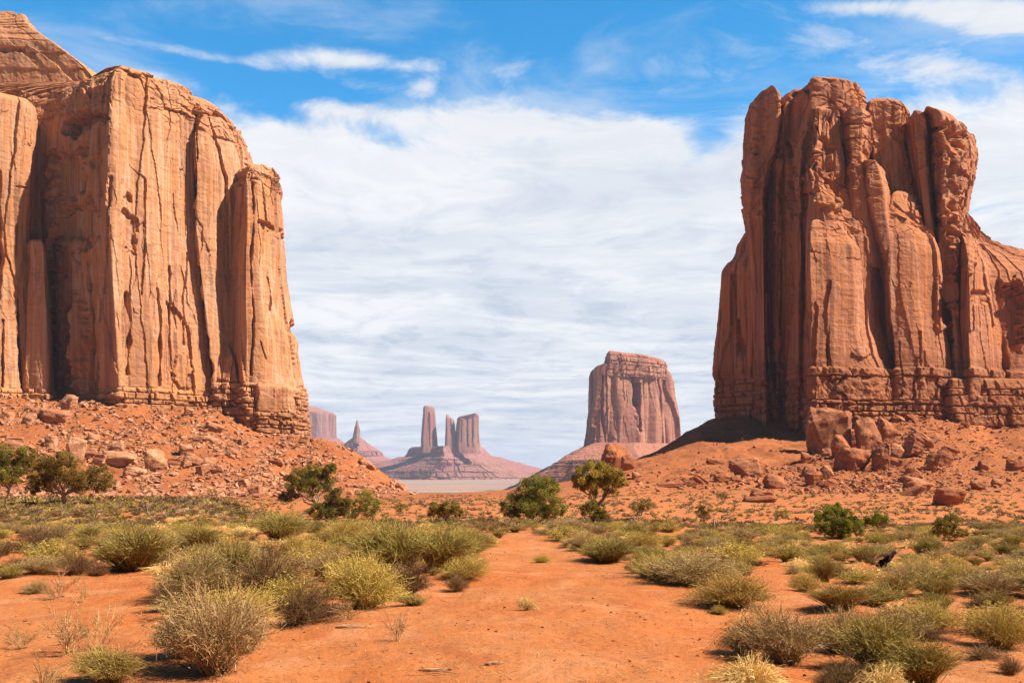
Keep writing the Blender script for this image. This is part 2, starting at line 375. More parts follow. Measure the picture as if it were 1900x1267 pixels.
def lobe(edges, section, D, depth_c=12.0, step=1.7, cracks=(), dents=(), ledge=None, amp=1.0, k=1.0, seed=0, power=0.5,
         flute=1.0, slab=1.0, rowstep=None, pock=None, courses_v=None, courses=3.0, blocks=True, top=None, far=1.0):
    """A closed column of rock. edges: (v, uL, uR) rows from top to bottom in photo pixels at distance D; section: the
    footprint as (fraction across, metres behind the front); ledge=(v_top, strength): bedded courses below that row."""
    if far != 1.0:
        section = [(a, b * far) for a, b in section]; D, depth_c, k = D * far, depth_c * far, k * far
        cracks = [(p_, w_, d_ * far) for p_, w_, d_ in cracks]; dents = [(*e_[:4], e_[4] * far, e_[5]) for e_ in dents]
    E = np.array(edges, float); v, l, r = E.T
    wref = np.max(r - l)
    wid = r - l
    cum = np.concatenate([[0], np.cumsum(np.sqrt(np.diff(v) ** 2 + (np.diff(l) ** 2 + np.diff(r) ** 2) * 0.25))])
    n = max(12, int(cum[-1] / (rowstep or step))); t = np.linspace(0, cum[-1], n)
    vv, ll, rr = np.interp(t, cum, v), np.interp(t, cum, l), np.interp(t, cum, r)
    kk = np.exp(-0.5 * (np.arange(-6, 7) / 2.2) ** 2); kk /= kk.sum()
    sm = lambda a: np.convolve(np.pad(a, 6, mode='reflect', reflect_type='odd'), kk, 'valid')
    vv, ll, rr = sm(vv), sm(ll), sm(rr)
    Sx = np.array(section, float); Sx = np.vstack([Sx, Sx[:1]])
    px_m = F / D; segl = np.hypot(np.diff(Sx[:, 0]) * wref, np.diff(Sx[:, 1]) * px_m)
    back = (Sx[:-1, 1] + Sx[1:, 1]) / 2 > 0.75 * Sx[:, 1].max()
    wt = segl * np.where(back, 0.25, 1.0)
    cs = np.concatenate([[0], np.cumsum(wt)]); m = max(24, int(cs[-1] / step)); ts = np.linspace(0, cs[-1], m, endpoint=False)
    A, Bd = np.interp(ts, cs, Sx[:, 0]), np.interp(ts, cs, Sx[:, 1])
    rs = max(1.0, 3.0 / step); kr = int(3 * rs); kg = np.exp(-0.5 * (np.arange(-kr, kr + 1) / rs) ** 2); kg /= kg.sum()
    wrap = lambda a: np.convolve(np.concatenate([a[-kr:], a, a[:kr]]), kg, 'valid')
    A, Bd = wrap(A), wrap(Bd); A = (A - A.min()) / (A.max() - A.min())
    wr = np.clip((rr - ll) / wref, 1e-3, 1)
    # depth shrinks towards a rounded top only
    gsh = np.minimum(1.0, (np.abs(rr - ll) / max(np.interp(v[0] + 0.30 * (v[-1] - v[0]), vv, rr - ll), 1)) ** power)
    U = ll[:, None] + (rr - ll)[:, None] * A[None, :]
    Yd = D + depth_c + (Bd[None, :] - depth_c) * gsh[:, None]
    Zc = CZ + (V0 - vv) * D / F
    P3 = np.stack([(U - U0) * Yd / F, Yd, np.repeat(Zc[:, None] * 1.0, m, 1)], -1)
    P3[..., 2] = Zc[:, None] * (D + depth_c * (1 - 0.0)) / D * 1.0 if False else Zc[:, None] + (Zc[:, None] - CZ) * (depth_c * 0.6 / D)
    du = np.roll(P3, -1, 1) - np.roll(P3, 1, 1); dv = np.gradient(P3, axis=0)
    N = np.cross(du, dv); N /= np.linalg.norm(N, axis=2, keepdims=True) + 1e-9
    ctr = P3.mean(1, keepdims=True)
    if ((P3 - ctr) * N).sum(2)[n // 2].mean() < 0: N = -N
    N = N.reshape(-1, 3).astype(np.float32); Q = P3.reshape(-1, 3).astype(np.float32)
    Uf = (U0 + F * Q[:, 0] / Q[:, 1]); Vf = np.repeat(vv, m); front = (N[:, 1] < 0.25)
    steep = 1 - np.abs(N[:, 2]) ** 1.5
    q = Q / k
    hor = q * np.array([1, 1, 0.16], np.float32)
    d = 1.3 * k * fbm(q * np.array([.03, .03, .012], np.float32), 3, seed)
    d += flute * steep * k * 1.5 * np.minimum(0, 0.45 - ridge(q * np.array([.075, .075, .005], np.float32), 2, seed + 11))
    sarc = (np.cumsum(np.hypot(np.diff(P3[n // 2, :, 0], append=P3[n // 2, 0, 0]), np.diff(P3[n // 2, :, 1], append=P3[n // 2, 0, 1]))))
    sf = np.tile(sarc, n)
    # exfoliated slabs: tall cells, each standing a little proud and tilted its own way
    w1 = np.stack([sf / k, Q[:, 2] / k], 1)
    w1 = w1 + np.array([.55, 1.3]) * np.stack([fbm(q * .12, 2, seed + 21), 2.2 * fbm(q * .10, 2, seed + 23)], 1) + 0.28 * np.stack([perlin(q * .6, seed + 25), 1.5 * perlin(q * .5, seed + 26)], 1)
    d += slab * steep * k * (1.35 * cells(w1 / np.array([8.0, 62.0]), seed, 0.6))
    pm = sstep(fbm(q * np.array([.05, .05, .03], np.float32), 2, seed + 28), 0.0, 0.25)
    d += slab * steep * k * pm * 0.50 * cells(w1 / np.array([3.0, 17.0]), seed + 5, 0.6)
    d += (0.12 + 0.30 * (1 - steep)) * k * fbm(q * np.array([.35, .35, .5], np.float32), 4, seed + 41, 0.6)
    if top:                                                # thick cross-bedded slabs with undercut breaks in the upper part
        zt_ = CZ + (V0 - top[0]) * D / F; tm = sstep(Q[:, 2], zt_ - 4 * k, zt_ + 4 * k) * sstep(fbm(q * .045, 2, seed + 71), -.45, .1)
        tl = w1 @ np.array([[1, .12], [0, 1]])
        d += tm * top[1] * k * (1.5 * cells(tl / np.array([13.0, 3.6]), seed + 7, 0.9) + .55 * cells(tl / np.array([5.0, 1.5]), seed + 9, 0.8))
    beds = fbm(q * np.array([.03, .03, .55], np.float32), 3, seed + 51)
    d += (1 - steep) * k * 0.9 * beds + 0.08 * k * beds
    if ledge:
        vt, st, zoff = ledge
        rows = np.array(courses_v if courses_v is not None else vt + np.cumsum([0, 9, 13, 8, 14, 10, 15, 12, 18, 14, 20, 20, 20]) * courses / 3.0, float)
        zr = (CZ + (V0 - rows) * D / F)[::-1]                     # ascending heights
        zq = Q[:, 2] + 0.7 * k * fbm(q * np.array([.035, .035, 0], np.float32), 2, seed + 61) + 0.25 * k * perlin(q * .35, seed + 62)
        row = np.clip(np.searchsorted(zr, zq), 1, len(zr) - 1)
        lo, hi = zr[row - 1], zr[row]; hh = hi - lo; fz = (zq - lo)
        bw = hh * (0.45 + 0.9 * h01(row, 3)) + 0.8 * k; sb = sf / bw + h01(row, 9) * 7
        sb = sb + 0.42 * np.sin(sb * 1.7 + row) + 0.25 * perlin(q * .3, seed + 67); col = np.floor(sb); fs = (sb - col) * bw
        off = (h01(row, 1) - 0.4) * 1.5 + (h01(row, col, 2) - 0.5) * 1.5 + (h01(row, col, 6) - 0.5) * 0.22 * (fs - bw / 2) / k
        gz = np.minimum(sstep(fz, 0, .45 * k), sstep(hh - fz, 0, .35 * k)); gs = np.minimum(sstep(fs, 0, .5 * k), sstep(bw - fs, 0, .4 * k))
        skip = h01(row, col, 8) < (2 if not blocks else 0.6)
        off = off if blocks else (h01(row, 1) - 0.4) * 1.6
        gap = np.minimum(1 - (1 - gz) * (0.5 + 0.9 * h01(row, 5)), np.where(skip, 1, gs))
        zt = zr[-1]
        le = sstep(Q[:, 2], zt + 0.8 * k + 2.0 * k * perlin(q * np.array([.06, .06, 0], np.float32), seed + 66), zt - 0.8 * k)
        d = d * (1 - 0.35 * le) + le * steep * st * k * (off + (gap - 1) * 1.5 + zoff + 0.35 * fbm(q * .5, 3, seed + 68))
    if pock:
        for _ in range(1):
            pn = perlin(q * np.array([.16, .16, .42], np.float32) * pock[1], seed + 81)
            d -= pock[0] * k * sstep(pn, 0.52, 0.66) * sstep(Vf, pock[2], pock[2] + 8) * sstep(Vf, pock[3], pock[3] - 8)
    wob = 1.4 * fbm(np.stack([Uf * 0 + seed, Vf * 0.035, Uf * 0.02], 1), 3, seed + 91)
    jag = 0.8 * perlin(np.stack([Uf * 0.02, Vf * 0.16, 0 * Vf + seed], 1), seed + 93); wvar = np.clip(0.8 + 1.1 * perlin(np.stack([Uf * 0.01, Vf * 0.03, 0 * Vf + seed], 1), seed + 95), 0.15, 1.6)
    dn = fbm(np.stack([Uf * .045, Vf * .035, 0 * Vf + seed], 1), 3, seed + 97, .6)
    for pts, w, dep in cracks:
        dd = seg_dist(Uf + wob + jag, Vf, pts); w_ = w * wvar; d -= np.where(front, 1.35 * dep * np.clip(wvar, .2, 1.2) * sstep(dd, w_, w_ * 0.2), 0)
    for (du_, dv_, ru, rv, am, sharp) in dents:
        rr_ = np.hypot((Uf + wob - du_) / ru, (Vf + wob - dv_) / rv) + 0.55 * dn; d += np.where(front, am * sstep(rr_, 1.0, 1 - sharp), 0)
    d *= np.repeat(0.3 + 0.7 * sstep(vv - vv[0], 0, 26), m)
    Q = Q + N * (d * amp)[:, None].astype(np.float32)
    V = np.vstack([Q, Q[:m].mean(0)]); f4 = grid_faces(n, m, True)
    c = np.arange(m); top = np.stack([c, np.full(m, n * m), np.full(m, n * m), (c + 1) % m], 1)
    top = np.stack([c, (c + 1) % m, np.full(m, n * m), np.full(m, n * m)], 1)
    return V, f4, top
def rock_part(name, parent, mat, lobes):
    Vs, Fs, off = [], [], 0; tris = []
    for L in lobes:
        V, f4, top = L; Vs.append(V); Fs.append(f4 + off); tris.append(top[:, :3] + off); off += len(V)
    V = np.vstack(Vs); f4 = np.vstack(Fs); tr = np.vstack(tris)
    me_o = mesh_obj(name, V, np.vstack([f4]), mat, parent)
    # close the small hole at each top with triangles
    bm = bmesh.new(); bm.from_mesh(me_o.data); bm.verts.ensure_lookup_table()
    for a, b, c in tr:
        try: bm.faces.new((bm.verts[a], bm.verts[b], bm.verts[c])).smooth = False
        except ValueError: pass
    bmesh.ops.recalc_face_normals(bm, faces=bm.faces)
    bm.to_mesh(me_o.data); bm.free()
    return me_o

BOX = [(0, 40), (0, 6), (0.12, 0), (0.88, 0), (1, 6), (1, 40)]

# ---- the great butte on the left
lb = empty('sandstone_butte', at(np.array(100.), np.array(745.), np.array(440.))[()] if False else (-200, 440, 25))
def P_(name, lobes, mat=M_left, parent=None):
    o = rock_part(name, parent or lb, mat, lobes); par = parent or lb
    o.matrix_parent_inverse = par.matrix_world.inverted() if False else __import__('mathutils').Matrix.Translation(-Vector(par.location)); return o
LG = (722, 1.0, 0.6)
P_('summit_dome', [lobe([(33, -60, 12), (36, -160, 25), (42, -220, 48), (50, -240, 66), (58, -260, 82), (66, -300, 84), (82, -340, 98), (100, -380, 128),
      (118, -420, 158), (134, -440, 186), (160, -480, 230), (230, -500, 300), (300, -520, 320)],
      [(0, 90), (0, 20), (0.2, 0), (0.9, 0), (1, 30), (1, 90)], 470, depth_c=40, ledge=(97, 0.45, 0.0), courses_v=[24, 34, 41, 46, 55, 61, 74, 97, 128], blocks=False, seed=3, slab=0.4, flute=0.2,
      dents=[(20, 130, 30, 6, -2, .6)]),
   ])
P_('main_wall', [
  lobe([(140, 30, 240), (146, -80, 300), (152, -200, 330), (160, -300, 348), (172, -360, 354), (190, -400, 357), (230, -420, 360), (330, -440, 362), (450, -450, 366), (560, -460, 376),
        (640, -470, 386), (720, -480, 394), (780, -490, 400), (860, -500, 402)],
       [(0, 70), (0, 22), (0.3, 20), (0.645, 20), (0.80, -9), (0.9, 3), (1, 18), (1.0, 70)], 412, depth_c=26, ledge=LG, seed=5, top=(205, .55), slab=0.85, flute=0.35, pock=(1.6, 1.0, 165, 225),
       cracks=[([(240, 330), (268, 350), (270, 480), (262, 560)], 3, 2.2), ([(292, 545), (297, 600), (296, 720)], 4, 3.0), ([(236, 560), (244, 620), (238, 700)], 6, 2.6),
               ([(205, 360), (198, 480), (182, 640), (176, 730)], 3, 1.8), ([(316, 500), (318, 640), (322, 730)], 2.5, 2.0), ([(284, 168), (300, 190), (306, 214)], 2.2, 1.8),
               ([(108, 470), (118, 600), (112, 720)], 8, 5.0),
               ([(160, 500), (170, 620), (166, 730)], 5, 3.5), ([(134, 430), (132, 560), (130, 740)], 3, 2.4), ([(350, 470), (340, 560), (345, 640)], 2.0, 1.0)],
       dents=[(150, 245, 52, 24, -7.5, .35), (120, 330, 40, 60, -3.0, .5), (100, 290, 10, 14, -2.5, .5), (160, 300, 12, 16, -2.2, .5), (150, 365, 10, 16, -2.0, .5), (118, 390, 9, 12, -2.0, .5),
              (180, 330, 10, 14, -1.8, .5), (140, 430, 50, 50, -3.5, .4), (240, 450, 16, 60, -1.6, .3), 
              (340, 690, 18, 30, 1.2, .2), (92, 560, 14, 140, -4.0, .5),
              (150, 640, 12, 100, 3.0, .4), (130, 650, 10, 90, -3.0, .4)])])
P_('rock_pillar', [lobe([(182, -120, 40), (186, -150, 60), (196, -170, 67), (220, -180, 68), (330, -185, 66), (430, -190, 62), (560, -190, 80), (700, -190, 94), (740, -190, 98), (860, -190, 100)],
       [(0, 40), (0, 4), (0.1, 0), (0.62, -6), (0.95, 6), (1, 12), (1, 40)], 410, depth_c=12, ledge=LG, seed=8, slab=0.6, flute=0.4, power=0.8,
       cracks=[([(0, 330), (6, 480), (2, 560)], 4, 2.5), ([(34, 560), (38, 640), (44, 720)], 5, 3.5), ([(8, 600), (6, 720)], 3, 2.5), ([(30, 352), (52, 350)], 2, 1.2)]),
     lobe([(448, 52, 80), (454, 49, 84), (470, 50, 86), (540, 46, 90), (620, 42, 94), (740, 38, 96), (860, 36, 97)], BOX, 411, depth_c=8, ledge=LG, seed=9, slab=0.7, flute=0.3)])
P_('rock_shoulder', [lobe([(176, 352, 380), (180, 346, 405), (188, 345, 420), (200, 346, 434), (220, 348, 448), (250, 350, 462), (280, 352, 469), (330, 354, 474), (420, 352, 478), (520, 362, 482), (600, 374, 484),
        (700, 386, 486), (780, 396, 488), (860, 398, 488)],
       [(0, 40), (0, 14), (0.08, 0), (0.3, 3), (0.75, 14), (1, 30), (1, 50)], 425, depth_c=14, ledge=LG, seed=12, top=(250, .7), slab=0.8, flute=0.3, power=0.7,
       cracks=[([(352, 215), (362, 225), (366, 300), (358, 380), (354, 440), (366, 520), (384, 640), (396, 730)], 6, 5.0), ([(352, 208), (375, 205), (400, 212)], 3, 2.0)],
       dents=[(457, 275, 6, 3, -1.6, .4), (458, 286, 6, 3, -1.6, .4), (360, 230, 14, 22, -4, .4)])])
P_('corner_pillar', [
     lobe([(305, 470, 490), (307, 446, 504), (312, 436, 511), (320, 430, 517), (332, 424, 519), (345, 421, 516), (380, 420, 520), (430, 418, 525), (500, 412, 529), (540, 409, 535), (600, 405, 545), (640, 403, 551),
           (700, 398, 558), (715, 394, 562), (760, 394, 564), (790, 396, 566), (860, 398, 568)],
       [(0, 46), (0, 16), (0.02, 10), (0.36, -6), (0.60, -3), (0.93, 7), (1, 17), (1, 46)], 431, depth_c=14, ledge=(712, 1.0, 0.5), seed=15, top=(350, .8), slab=0.8, flute=0.35, power=0.9, courses=2.6,
       cracks=[([(470, 350), (474, 420), (466, 500), (472, 600), (466, 700)], 3, 1.8), ([(500, 520), (506, 560), (502, 580)], 2.4, 1.4), ([(543, 590), (546, 640), (550, 700)], 4, 3.0), ([(484, 640), (494, 670)], 2, 1.2)],
       dents=[(448, 335, 26, 14, -1.2, .4), (500, 425, 18, 10, -1.8, .3), (525, 430, 8, 12, -1.6, .4)]),
     lobe([(640, 415, 425), (650, 412, 432), (664, 404, 440), (690, 394, 446), (720, 388, 452), (770, 390, 470), (850, 394, 490)], BOX, 427, depth_c=6, ledge=(700, 1.0, .2), seed=18, slab=1.0, power=1.0),
     lobe([(712, 450, 545), (720, 442, 562), (760, 440, 567), (790, 446, 571), (850, 450, 574)], [(0, 30), (0, 8), (0.3, 0), (0.8, 6), (1, 16), (1, 34)], 424, depth_c=10, ledge=(760, 1.0, .4), seed=19, courses=2.0)])
tag(lb, 'huge orange sandstone butte with sheer streaked walls filling the left side', 'butte')

# ---- the butte on the right
rb = empty('sandstone_butte', (180, 440, 25))
RG = (700, 1.15, 0.7)
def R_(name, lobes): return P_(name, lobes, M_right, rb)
R_('dark_shoulder', [lobe([(420, 1380, 1400), (440, 1368, 1410), (462, 1363, 1412), (476, 1346, 1412), (492, 1339, 1414), (540, 1336, 1416), (600, 1333, 1420), (640, 1329, 1425), (690, 1326, 1430), (700, 1331, 1430), (740, 1331, 1436), (800, 1338, 1440), (860, 1338, 1440)],
       [(0, 60), (0, 34), (0.5, 14), (1, 0), (1, 60)], 424, depth_c=20, ledge=(695, .7, 0.2), seed=23, slab=0.8, power=0.8, courses=3.4,
       cracks=[([(1358, 500), (1362, 620), (1360, 680)], 4, 3), ([(1366, 590), (1376, 690)], 8, 3.0), ([(1395, 480), (1393, 700)], 3, 3)])])
R_('rear_pillar', [lobe([(169, 1404, 1436), (172, 1394, 1446), (180, 1388, 1452), (194, 1384, 1456), (215, 1384, 1456), (290, 1382, 1446), (310, 1376, 1432), (350, 1378, 1424), (380, 1383, 1420), (430, 1387, 1420), (520, 1389, 1422), (700, 1392, 1424), (860, 1394, 1430)],
       [(0, 50), (0, 18), (0.3, 8), (0.85, 0), (1, 8), (1, 50)], 420, depth_c=12, ledge=(705, .7, 0), seed=26, top=(430, .45), slab=0.6, power=0.35, courses=3.4,
       dents=[(1408, 270, 10, 30, -3, .5)])])
R_('domed_summit', [
     lobe([(152, 1518, 1538), (154, 1508, 1558), (158, 1500, 1574), (164, 1480, 1584), (166, 1452, 1588), (172, 1436, 1594), (186, 1424, 1598), (204, 1418, 1604), (235, 1416, 1600), (300, 1412, 1570), (380, 1412, 1560), (430, 1413, 1560), (560, 1413, 1560), (860, 1412, 1560)],
       [(0, 50), (0, 28), (0.20, 12), (0.26, 15), (0.46, -4), (0.9, 2), (1, 12), (1, 50)], 412, depth_c=20, ledge=(705, .8, 0), seed=28, top=(430, .5), slab=0.6, power=0.8, courses=3.4,
       cracks=[([(1448, 195), (1458, 230), (1466, 300), (1467, 480), (1462, 680)], 4, 4.5), ([(1492, 172), (1496, 205), (1480, 240)], 3, 2.0), ([(1496, 205), (1530, 200), (1548, 210), (1560, 240), (1562, 300)], 3, 2.2),
               ([(1500, 168), (1530, 166), (1550, 162)], 2, 1.2), ([(1416, 260), (1414, 400), (1416, 700)], 4, 5.0), ([(1430, 420), (1434, 700)], 2.2, 1.6), ([(1445, 400), (1442, 690)], 2.0, 1.4)]),
     lobe([(200, 1500, 1545), (206, 1493, 1553), (220, 1489, 1556), (260, 1480, 1560), (310, 1472, 1567), (360, 1478, 1572), (400, 1470, 1588), (425, 1462, 1610), (440, 1460, 1615), (600, 1460, 1620), (860, 1460, 1620)],
       [(0, 30), (0, 20), (0.30, -5), (0.5, -6), (1, 3), (1, 30)], 404, depth_c=12, ledge=(705, .8, 0), seed=31, top=(430, .5), slab=0.9, power=0.9,
       dents=[(1532, 300, 20, 40, -2.2, .3), (1520, 250, 14, 26, 1.5, .4), (1540, 390, 30, 16, 1.8, .4), (1500, 340, 14, 26, 1.8, .4)],
       cracks=[([(1495, 220), (1500, 290), (1515, 320)], 4, 3), ([(1522, 330), (1550, 345), (1566, 400)], 3, 2), ([(1515, 245), (1530, 300)], 3, 2)])])
R_('front_block', [lobe([(408, 1520, 1572), (412, 1508, 1590), (420, 1502, 1598), (436, 1500, 1606), (452, 1499, 1622), (462, 1498, 1630), (500, 1498, 1632), (600, 1499, 1640), (660, 1499, 1660), (700, 1500, 1700), (760, 1500, 1705), (860, 1500, 1710)],
       [(0, 45), (0, 30), (0.0, 2), (0.03, -4), (0.6, 2), (0.78, 8), (1, 16), (1, 45)], 398, depth_c=10, ledge=RG, seed=34, top=(430, .6), slab=0.7, flute=0.25, power=0.9, courses_v=[682, 699, 744, 751, 764, 772, 786, 798, 812, 830, 850, 870],
       cracks=[([(1500, 474), (1560, 486), (1628, 478)], 1.8, 1.0), ([(1535, 612), (1534, 690)], 2, 1.0)],
       dents=[(1600, 655, 22, 16, 1.0, .2)])])
R_('rounded_knob', [lobe([(202, 1575, 1600), (206, 1568, 1612), (216, 1562, 1620), (235, 1560, 1623), (262, 1561, 1620), (290, 1568, 1612), (330, 1566, 1618), (500, 1566, 1640)],
       [(0, 20), (0, 5), (0.25, 0), (0.7, 0), (1, 5), (1, 20)], 406, depth_c=9, seed=37, top=(430, .5), slab=0.5, power=1.0, flute=0.2,
       cracks=[([(1562, 235), (1590, 238), (1622, 234)], 2.5, 1.2), ([(1565, 265), (1615, 262)], 2.5, 1.2)]),
     lobe([(297, 1592, 1618), (301, 1584, 1634), (310, 1577, 1644), (330, 1573, 1650), (365, 1577, 1657), (400, 1588, 1658), (440, 1606, 1662), (480, 1626, 1666), (530, 1642, 1668), (600, 1654, 1672), (860, 1662, 1676)],
       [(0, 20), (0, 14), (0.1, 10), (0.45, 2), (0.8, 2), (1, 9), (1, 20)], 402.5, depth_c=8, seed=39, top=(430, .5), slab=0.6, power=1.0, flute=0.2)])
R_('middle_column', [
     lobe([(180, 1628, 1650), (182, 1614, 1664), (187, 1606, 1678), (196, 1602, 1685), (215, 1600, 1684), (240, 1606, 1682), (300, 1612, 1690), (380, 1600, 1712), (440, 1570, 1740), (520, 1570, 1750), (860, 1570, 1760)],
       [(0, 50), (0, 14), (0.12, 4), (0.5, 4), (0.86, 6), (1, 16), (1, 50)], 414, depth_c=16, seed=41, top=(430, .5), slab=0.7, power=0.8, flute=0.3, dents=[(1680, 430, 40, 60, 2, .4)]),
     lobe([(214, 1690, 1712), (217, 1683, 1720), (228, 1680, 1726), (260, 1684, 1727), (330, 1694, 1728), (400, 1705, 1733), (480, 1715, 1742), (560, 1722, 1752), (860, 1722, 1758)],
       [(0, 30), (0, 10), (0.3, 0), (0.75, 0), (1, 8), (1, 30)], 415, depth_c=10, seed=43, top=(430, .5), slab=0.7, power=0.8, flute=0.2),
     lobe([(352, 1664, 1682), (358, 1655, 1692), (380, 1650, 1700), (400, 1642, 1706), (420, 1640, 1718), (440, 1642, 1736), (470, 1642, 1746), (520, 1640, 1750), (600, 1648, 1756), (660, 1654, 1764), (700, 1656, 1768), (860, 1650, 1772)],
       [(0, 36), (0, 8), (0.05, -3), (0.5, -1), (0.85, 4), (0.93, 8), (1, 17), (1, 36)], 407, depth_c=10, ledge=RG, seed=45, top=(430, .5), slab=0.75, power=0.9, flute=0.3, courses_v=[682, 699, 744, 751, 764, 772, 786, 798, 812, 830, 850, 870],
       cracks=[([(1702, 620), (1708, 690)], 2.5, 1.6), ([(1668, 640), (1672, 700)], 2.2, 1.6)],
       dents=[(1738, 605, 12, 14, 1.2, .3), (1748, 560, 12, 50, -2.5, .4)]),
     ])
R_('overhanging_head', [
     lobe([(206, 1716, 1730), (209, 1709, 1740), (216, 1708, 1775), (220, 1716, 1790), (230, 1722, 1800), (250, 1726, 1810), (272, 1727, 1813), (300, 1728, 1811), (330, 1728, 1805), (352, 1729, 1800), (372, 1732, 1796), (400, 1738, 1790), (440, 1742, 1787), (520, 1750, 1790), (620, 1760, 1800), (740, 1764, 1810), (860, 1764, 1812)],
       [(0, 36), (0, 12), (0.25, -2), (0.65, 3), (0.9, 11), (1, 20), (1, 36)], 413, depth_c=13, ledge=RG, seed=47, top=(430, .5), slab=0.6, power=0.8, flute=0.3,
       dents=[(1768, 262, 26, 22, -4.0, .5), (1772, 330, 26, 46, 1.5, .4), (1750, 330, 16, 60, -2.0, .5), (1764, 500, 14, 160, -4, .5)],
       cracks=[([(1708, 214), (1724, 232), (1727, 300), (1733, 430)], 4, 4.0), ([(1730, 240), (1800, 290)], 2.5, 1.2)])])
R_('low_ridge', [
     lobe([(380, 1786, 1797), (384, 1783, 1803), (398, 1781, 1812), (414, 1781, 1822), (424, 1781, 1842), (432, 1781, 1870), (440, 1782, 1900), (450, 1783, 1950), (470, 1784, 2060), (500, 1785, 2160), (600, 1780, 2300), (700, 1782, 2380), (860, 1780, 2420)],
       [(0, 60), (0, 30), (0.0, 4), (0.03, -3), (0.10, 6), (0.14, 16), (0.5, 30), (1, 70)], 411, depth_c=26, seed=49, top=(430, .5), slab=0.6, power=0.6, flute=0.3, ledge=(690, 1.1, .6), courses_v=[682, 699, 744, 751, 764, 772, 786, 798, 812, 830, 850, 870],
       dents=[(1886, 580, 30, 66, -7.0, .3), (1800, 470, 12, 60, 1.2, .4), (1820, 560, 20, 16, -1.4, .3)],
       cracks=[([(1855, 520), (1862, 600), (1868, 680)], 5, 4.0), ([(1786, 430), (1840, 436), (1880, 450)], 2.5, 1.0)]),
     lobe([(700, 1765, 1990), (706, 1750, 2300), (745, 1745, 2380), (800, 1760, 2400), (860, 1760, 2420)], [(0, 40), (0, 6), (0.03, 0), (0.4, 14), (1, 60)], 406, depth_c=14, seed=52, slab=.5, ledge=(690, 1.0, .2), courses=4.4, power=.7)])
tag(rb, 'tall red butte of rounded columns with a shaded left flank, right of the gap', 'butte')

# ---- the butte in the middle distance and the far group
mb = empty('sandstone_butte', (250, 2210, -40))
def Q_(name, lobes, parent, mat): return P_(name, lobes, mat, parent)
TS = [(0, 110), (0, 22), (0.05, 0), (0.3, 6), (0.5, 18), (0.7, 24), (0.93, 52), (1, 70), (1, 110)]
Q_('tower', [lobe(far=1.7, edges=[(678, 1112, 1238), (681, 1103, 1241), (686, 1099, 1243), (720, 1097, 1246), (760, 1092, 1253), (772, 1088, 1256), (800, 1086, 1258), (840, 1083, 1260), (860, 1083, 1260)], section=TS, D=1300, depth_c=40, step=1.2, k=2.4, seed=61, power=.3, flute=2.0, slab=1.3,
      cracks=[([(1175, 690), (1186, 740), (1190, 790)], 6, 8), ([(1226, 690), (1232, 740), (1236, 830)], 4, 7), ([(1120, 700), (1118, 760), (1126, 820)], 3, 4)],
      dents=[(1186, 740, 10, 50, -10, .6)])], mb, M_mid)
Q_('cap', [lobe(far=1.7, edges=[(654, 1130, 1160), (657, 1126, 1215), (660, 1125, 1232), (668, 1125, 1237), (676, 1125, 1237), (684, 1122, 1238), (700, 1120, 1240)], section=TS, D=1306, depth_c=40, step=1.2, k=2.0, seed=63, power=.1, flute=.4, slab=.8, ledge=(640, .8, 0), courses=2.0)], mb, M_mid)
Q_('talus_slope', [lobe(far=1.7, edges=[(822, 1095, 1262), (832, 1078, 1272), (844, 1055, 1310), (860, 1030, 1370), (872, 1010, 1400), (886, 985, 1440), (905, 950, 1480), (925, 900, 1560)],
      section=[(0, 160), (0, 5), (0.05, -15), (0.5, -30), (0.8, 10), (1, 60), (1, 160)], D=1290, depth_c=60, step=1.5, k=2.2, seed=65, power=.9, flute=.25, slab=.5, ledge=(826, .7, 0), courses=2.2)], mb, M_mid)
tag(mb, 'flat topped dusky red butte in the middle distance, seen through the gap', 'butte')
fb = empty('mesa_ridge', (-115, 4990, -40))
FS = [(0, 160), (0, 10), (0.3, 0), (0.6, 20), (0.9, 70), (1, 100), (1, 160)]
TW = [(0, 40), (0, 6), (0.08, -4), (0.5, 3), (0.94, 16), (1, 22), (1, 40)]
for rows, sd_, lab in (([(753, 788, 800), (755, 785, 806), (768, 785, 808), (790, 783, 809), (812, 781, 811), (828, 781, 813), (840, 779, 816)], 71, 'thick square rock tower at the left of the ridge'),
                 ([(769, 828, 832), (773, 827, 835), (777, 827, 843), (800, 826, 846), (820, 825, 849), (834, 824, 850), (842, 824, 850)], 72, 'narrow split rock tower in the middle of the ridge'),
                 ([(767, 878, 886), (770, 866, 888), (773, 849, 889), (790, 847, 889), (810, 846, 890), (826, 845, 893), (840, 846, 895)], 73, 'broad flat rock tower at the right of the ridge')):
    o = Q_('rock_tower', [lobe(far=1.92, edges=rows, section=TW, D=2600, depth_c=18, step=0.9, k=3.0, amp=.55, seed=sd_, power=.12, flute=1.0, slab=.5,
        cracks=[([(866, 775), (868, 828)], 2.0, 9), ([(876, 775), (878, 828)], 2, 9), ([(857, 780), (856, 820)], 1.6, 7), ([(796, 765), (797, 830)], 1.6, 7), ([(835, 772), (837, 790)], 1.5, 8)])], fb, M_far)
    o['label'] = lab
Q_('talus_slope', [lobe(far=1.92, edges=[(828, 765, 895), (832, 758, 900), (846, 754, 912), (849, 735, 930), (858, 700, 965), (866, 660, 990), (872, 630, 1015), (876, 620, 1025), (884, 600, 1045), (890, 580, 1060), (902, 560, 1080)],
      section=[(0, 300), (0, 140), (0.25, 10), (0.45, -40), (0.75, 60), (1, 180), (1, 300)], D=2600, depth_c=70, step=1.1, k=3.2, seed=75, power=.35, flute=.5, slab=.4, ledge=(832, .9, 0), courses=3.0)], fb, M_far)
tag(fb, 'hazy pink ridge carrying three rock towers on the horizon', 'mesa')
sp = empty('rock_spire', (-770, 5380, -40))
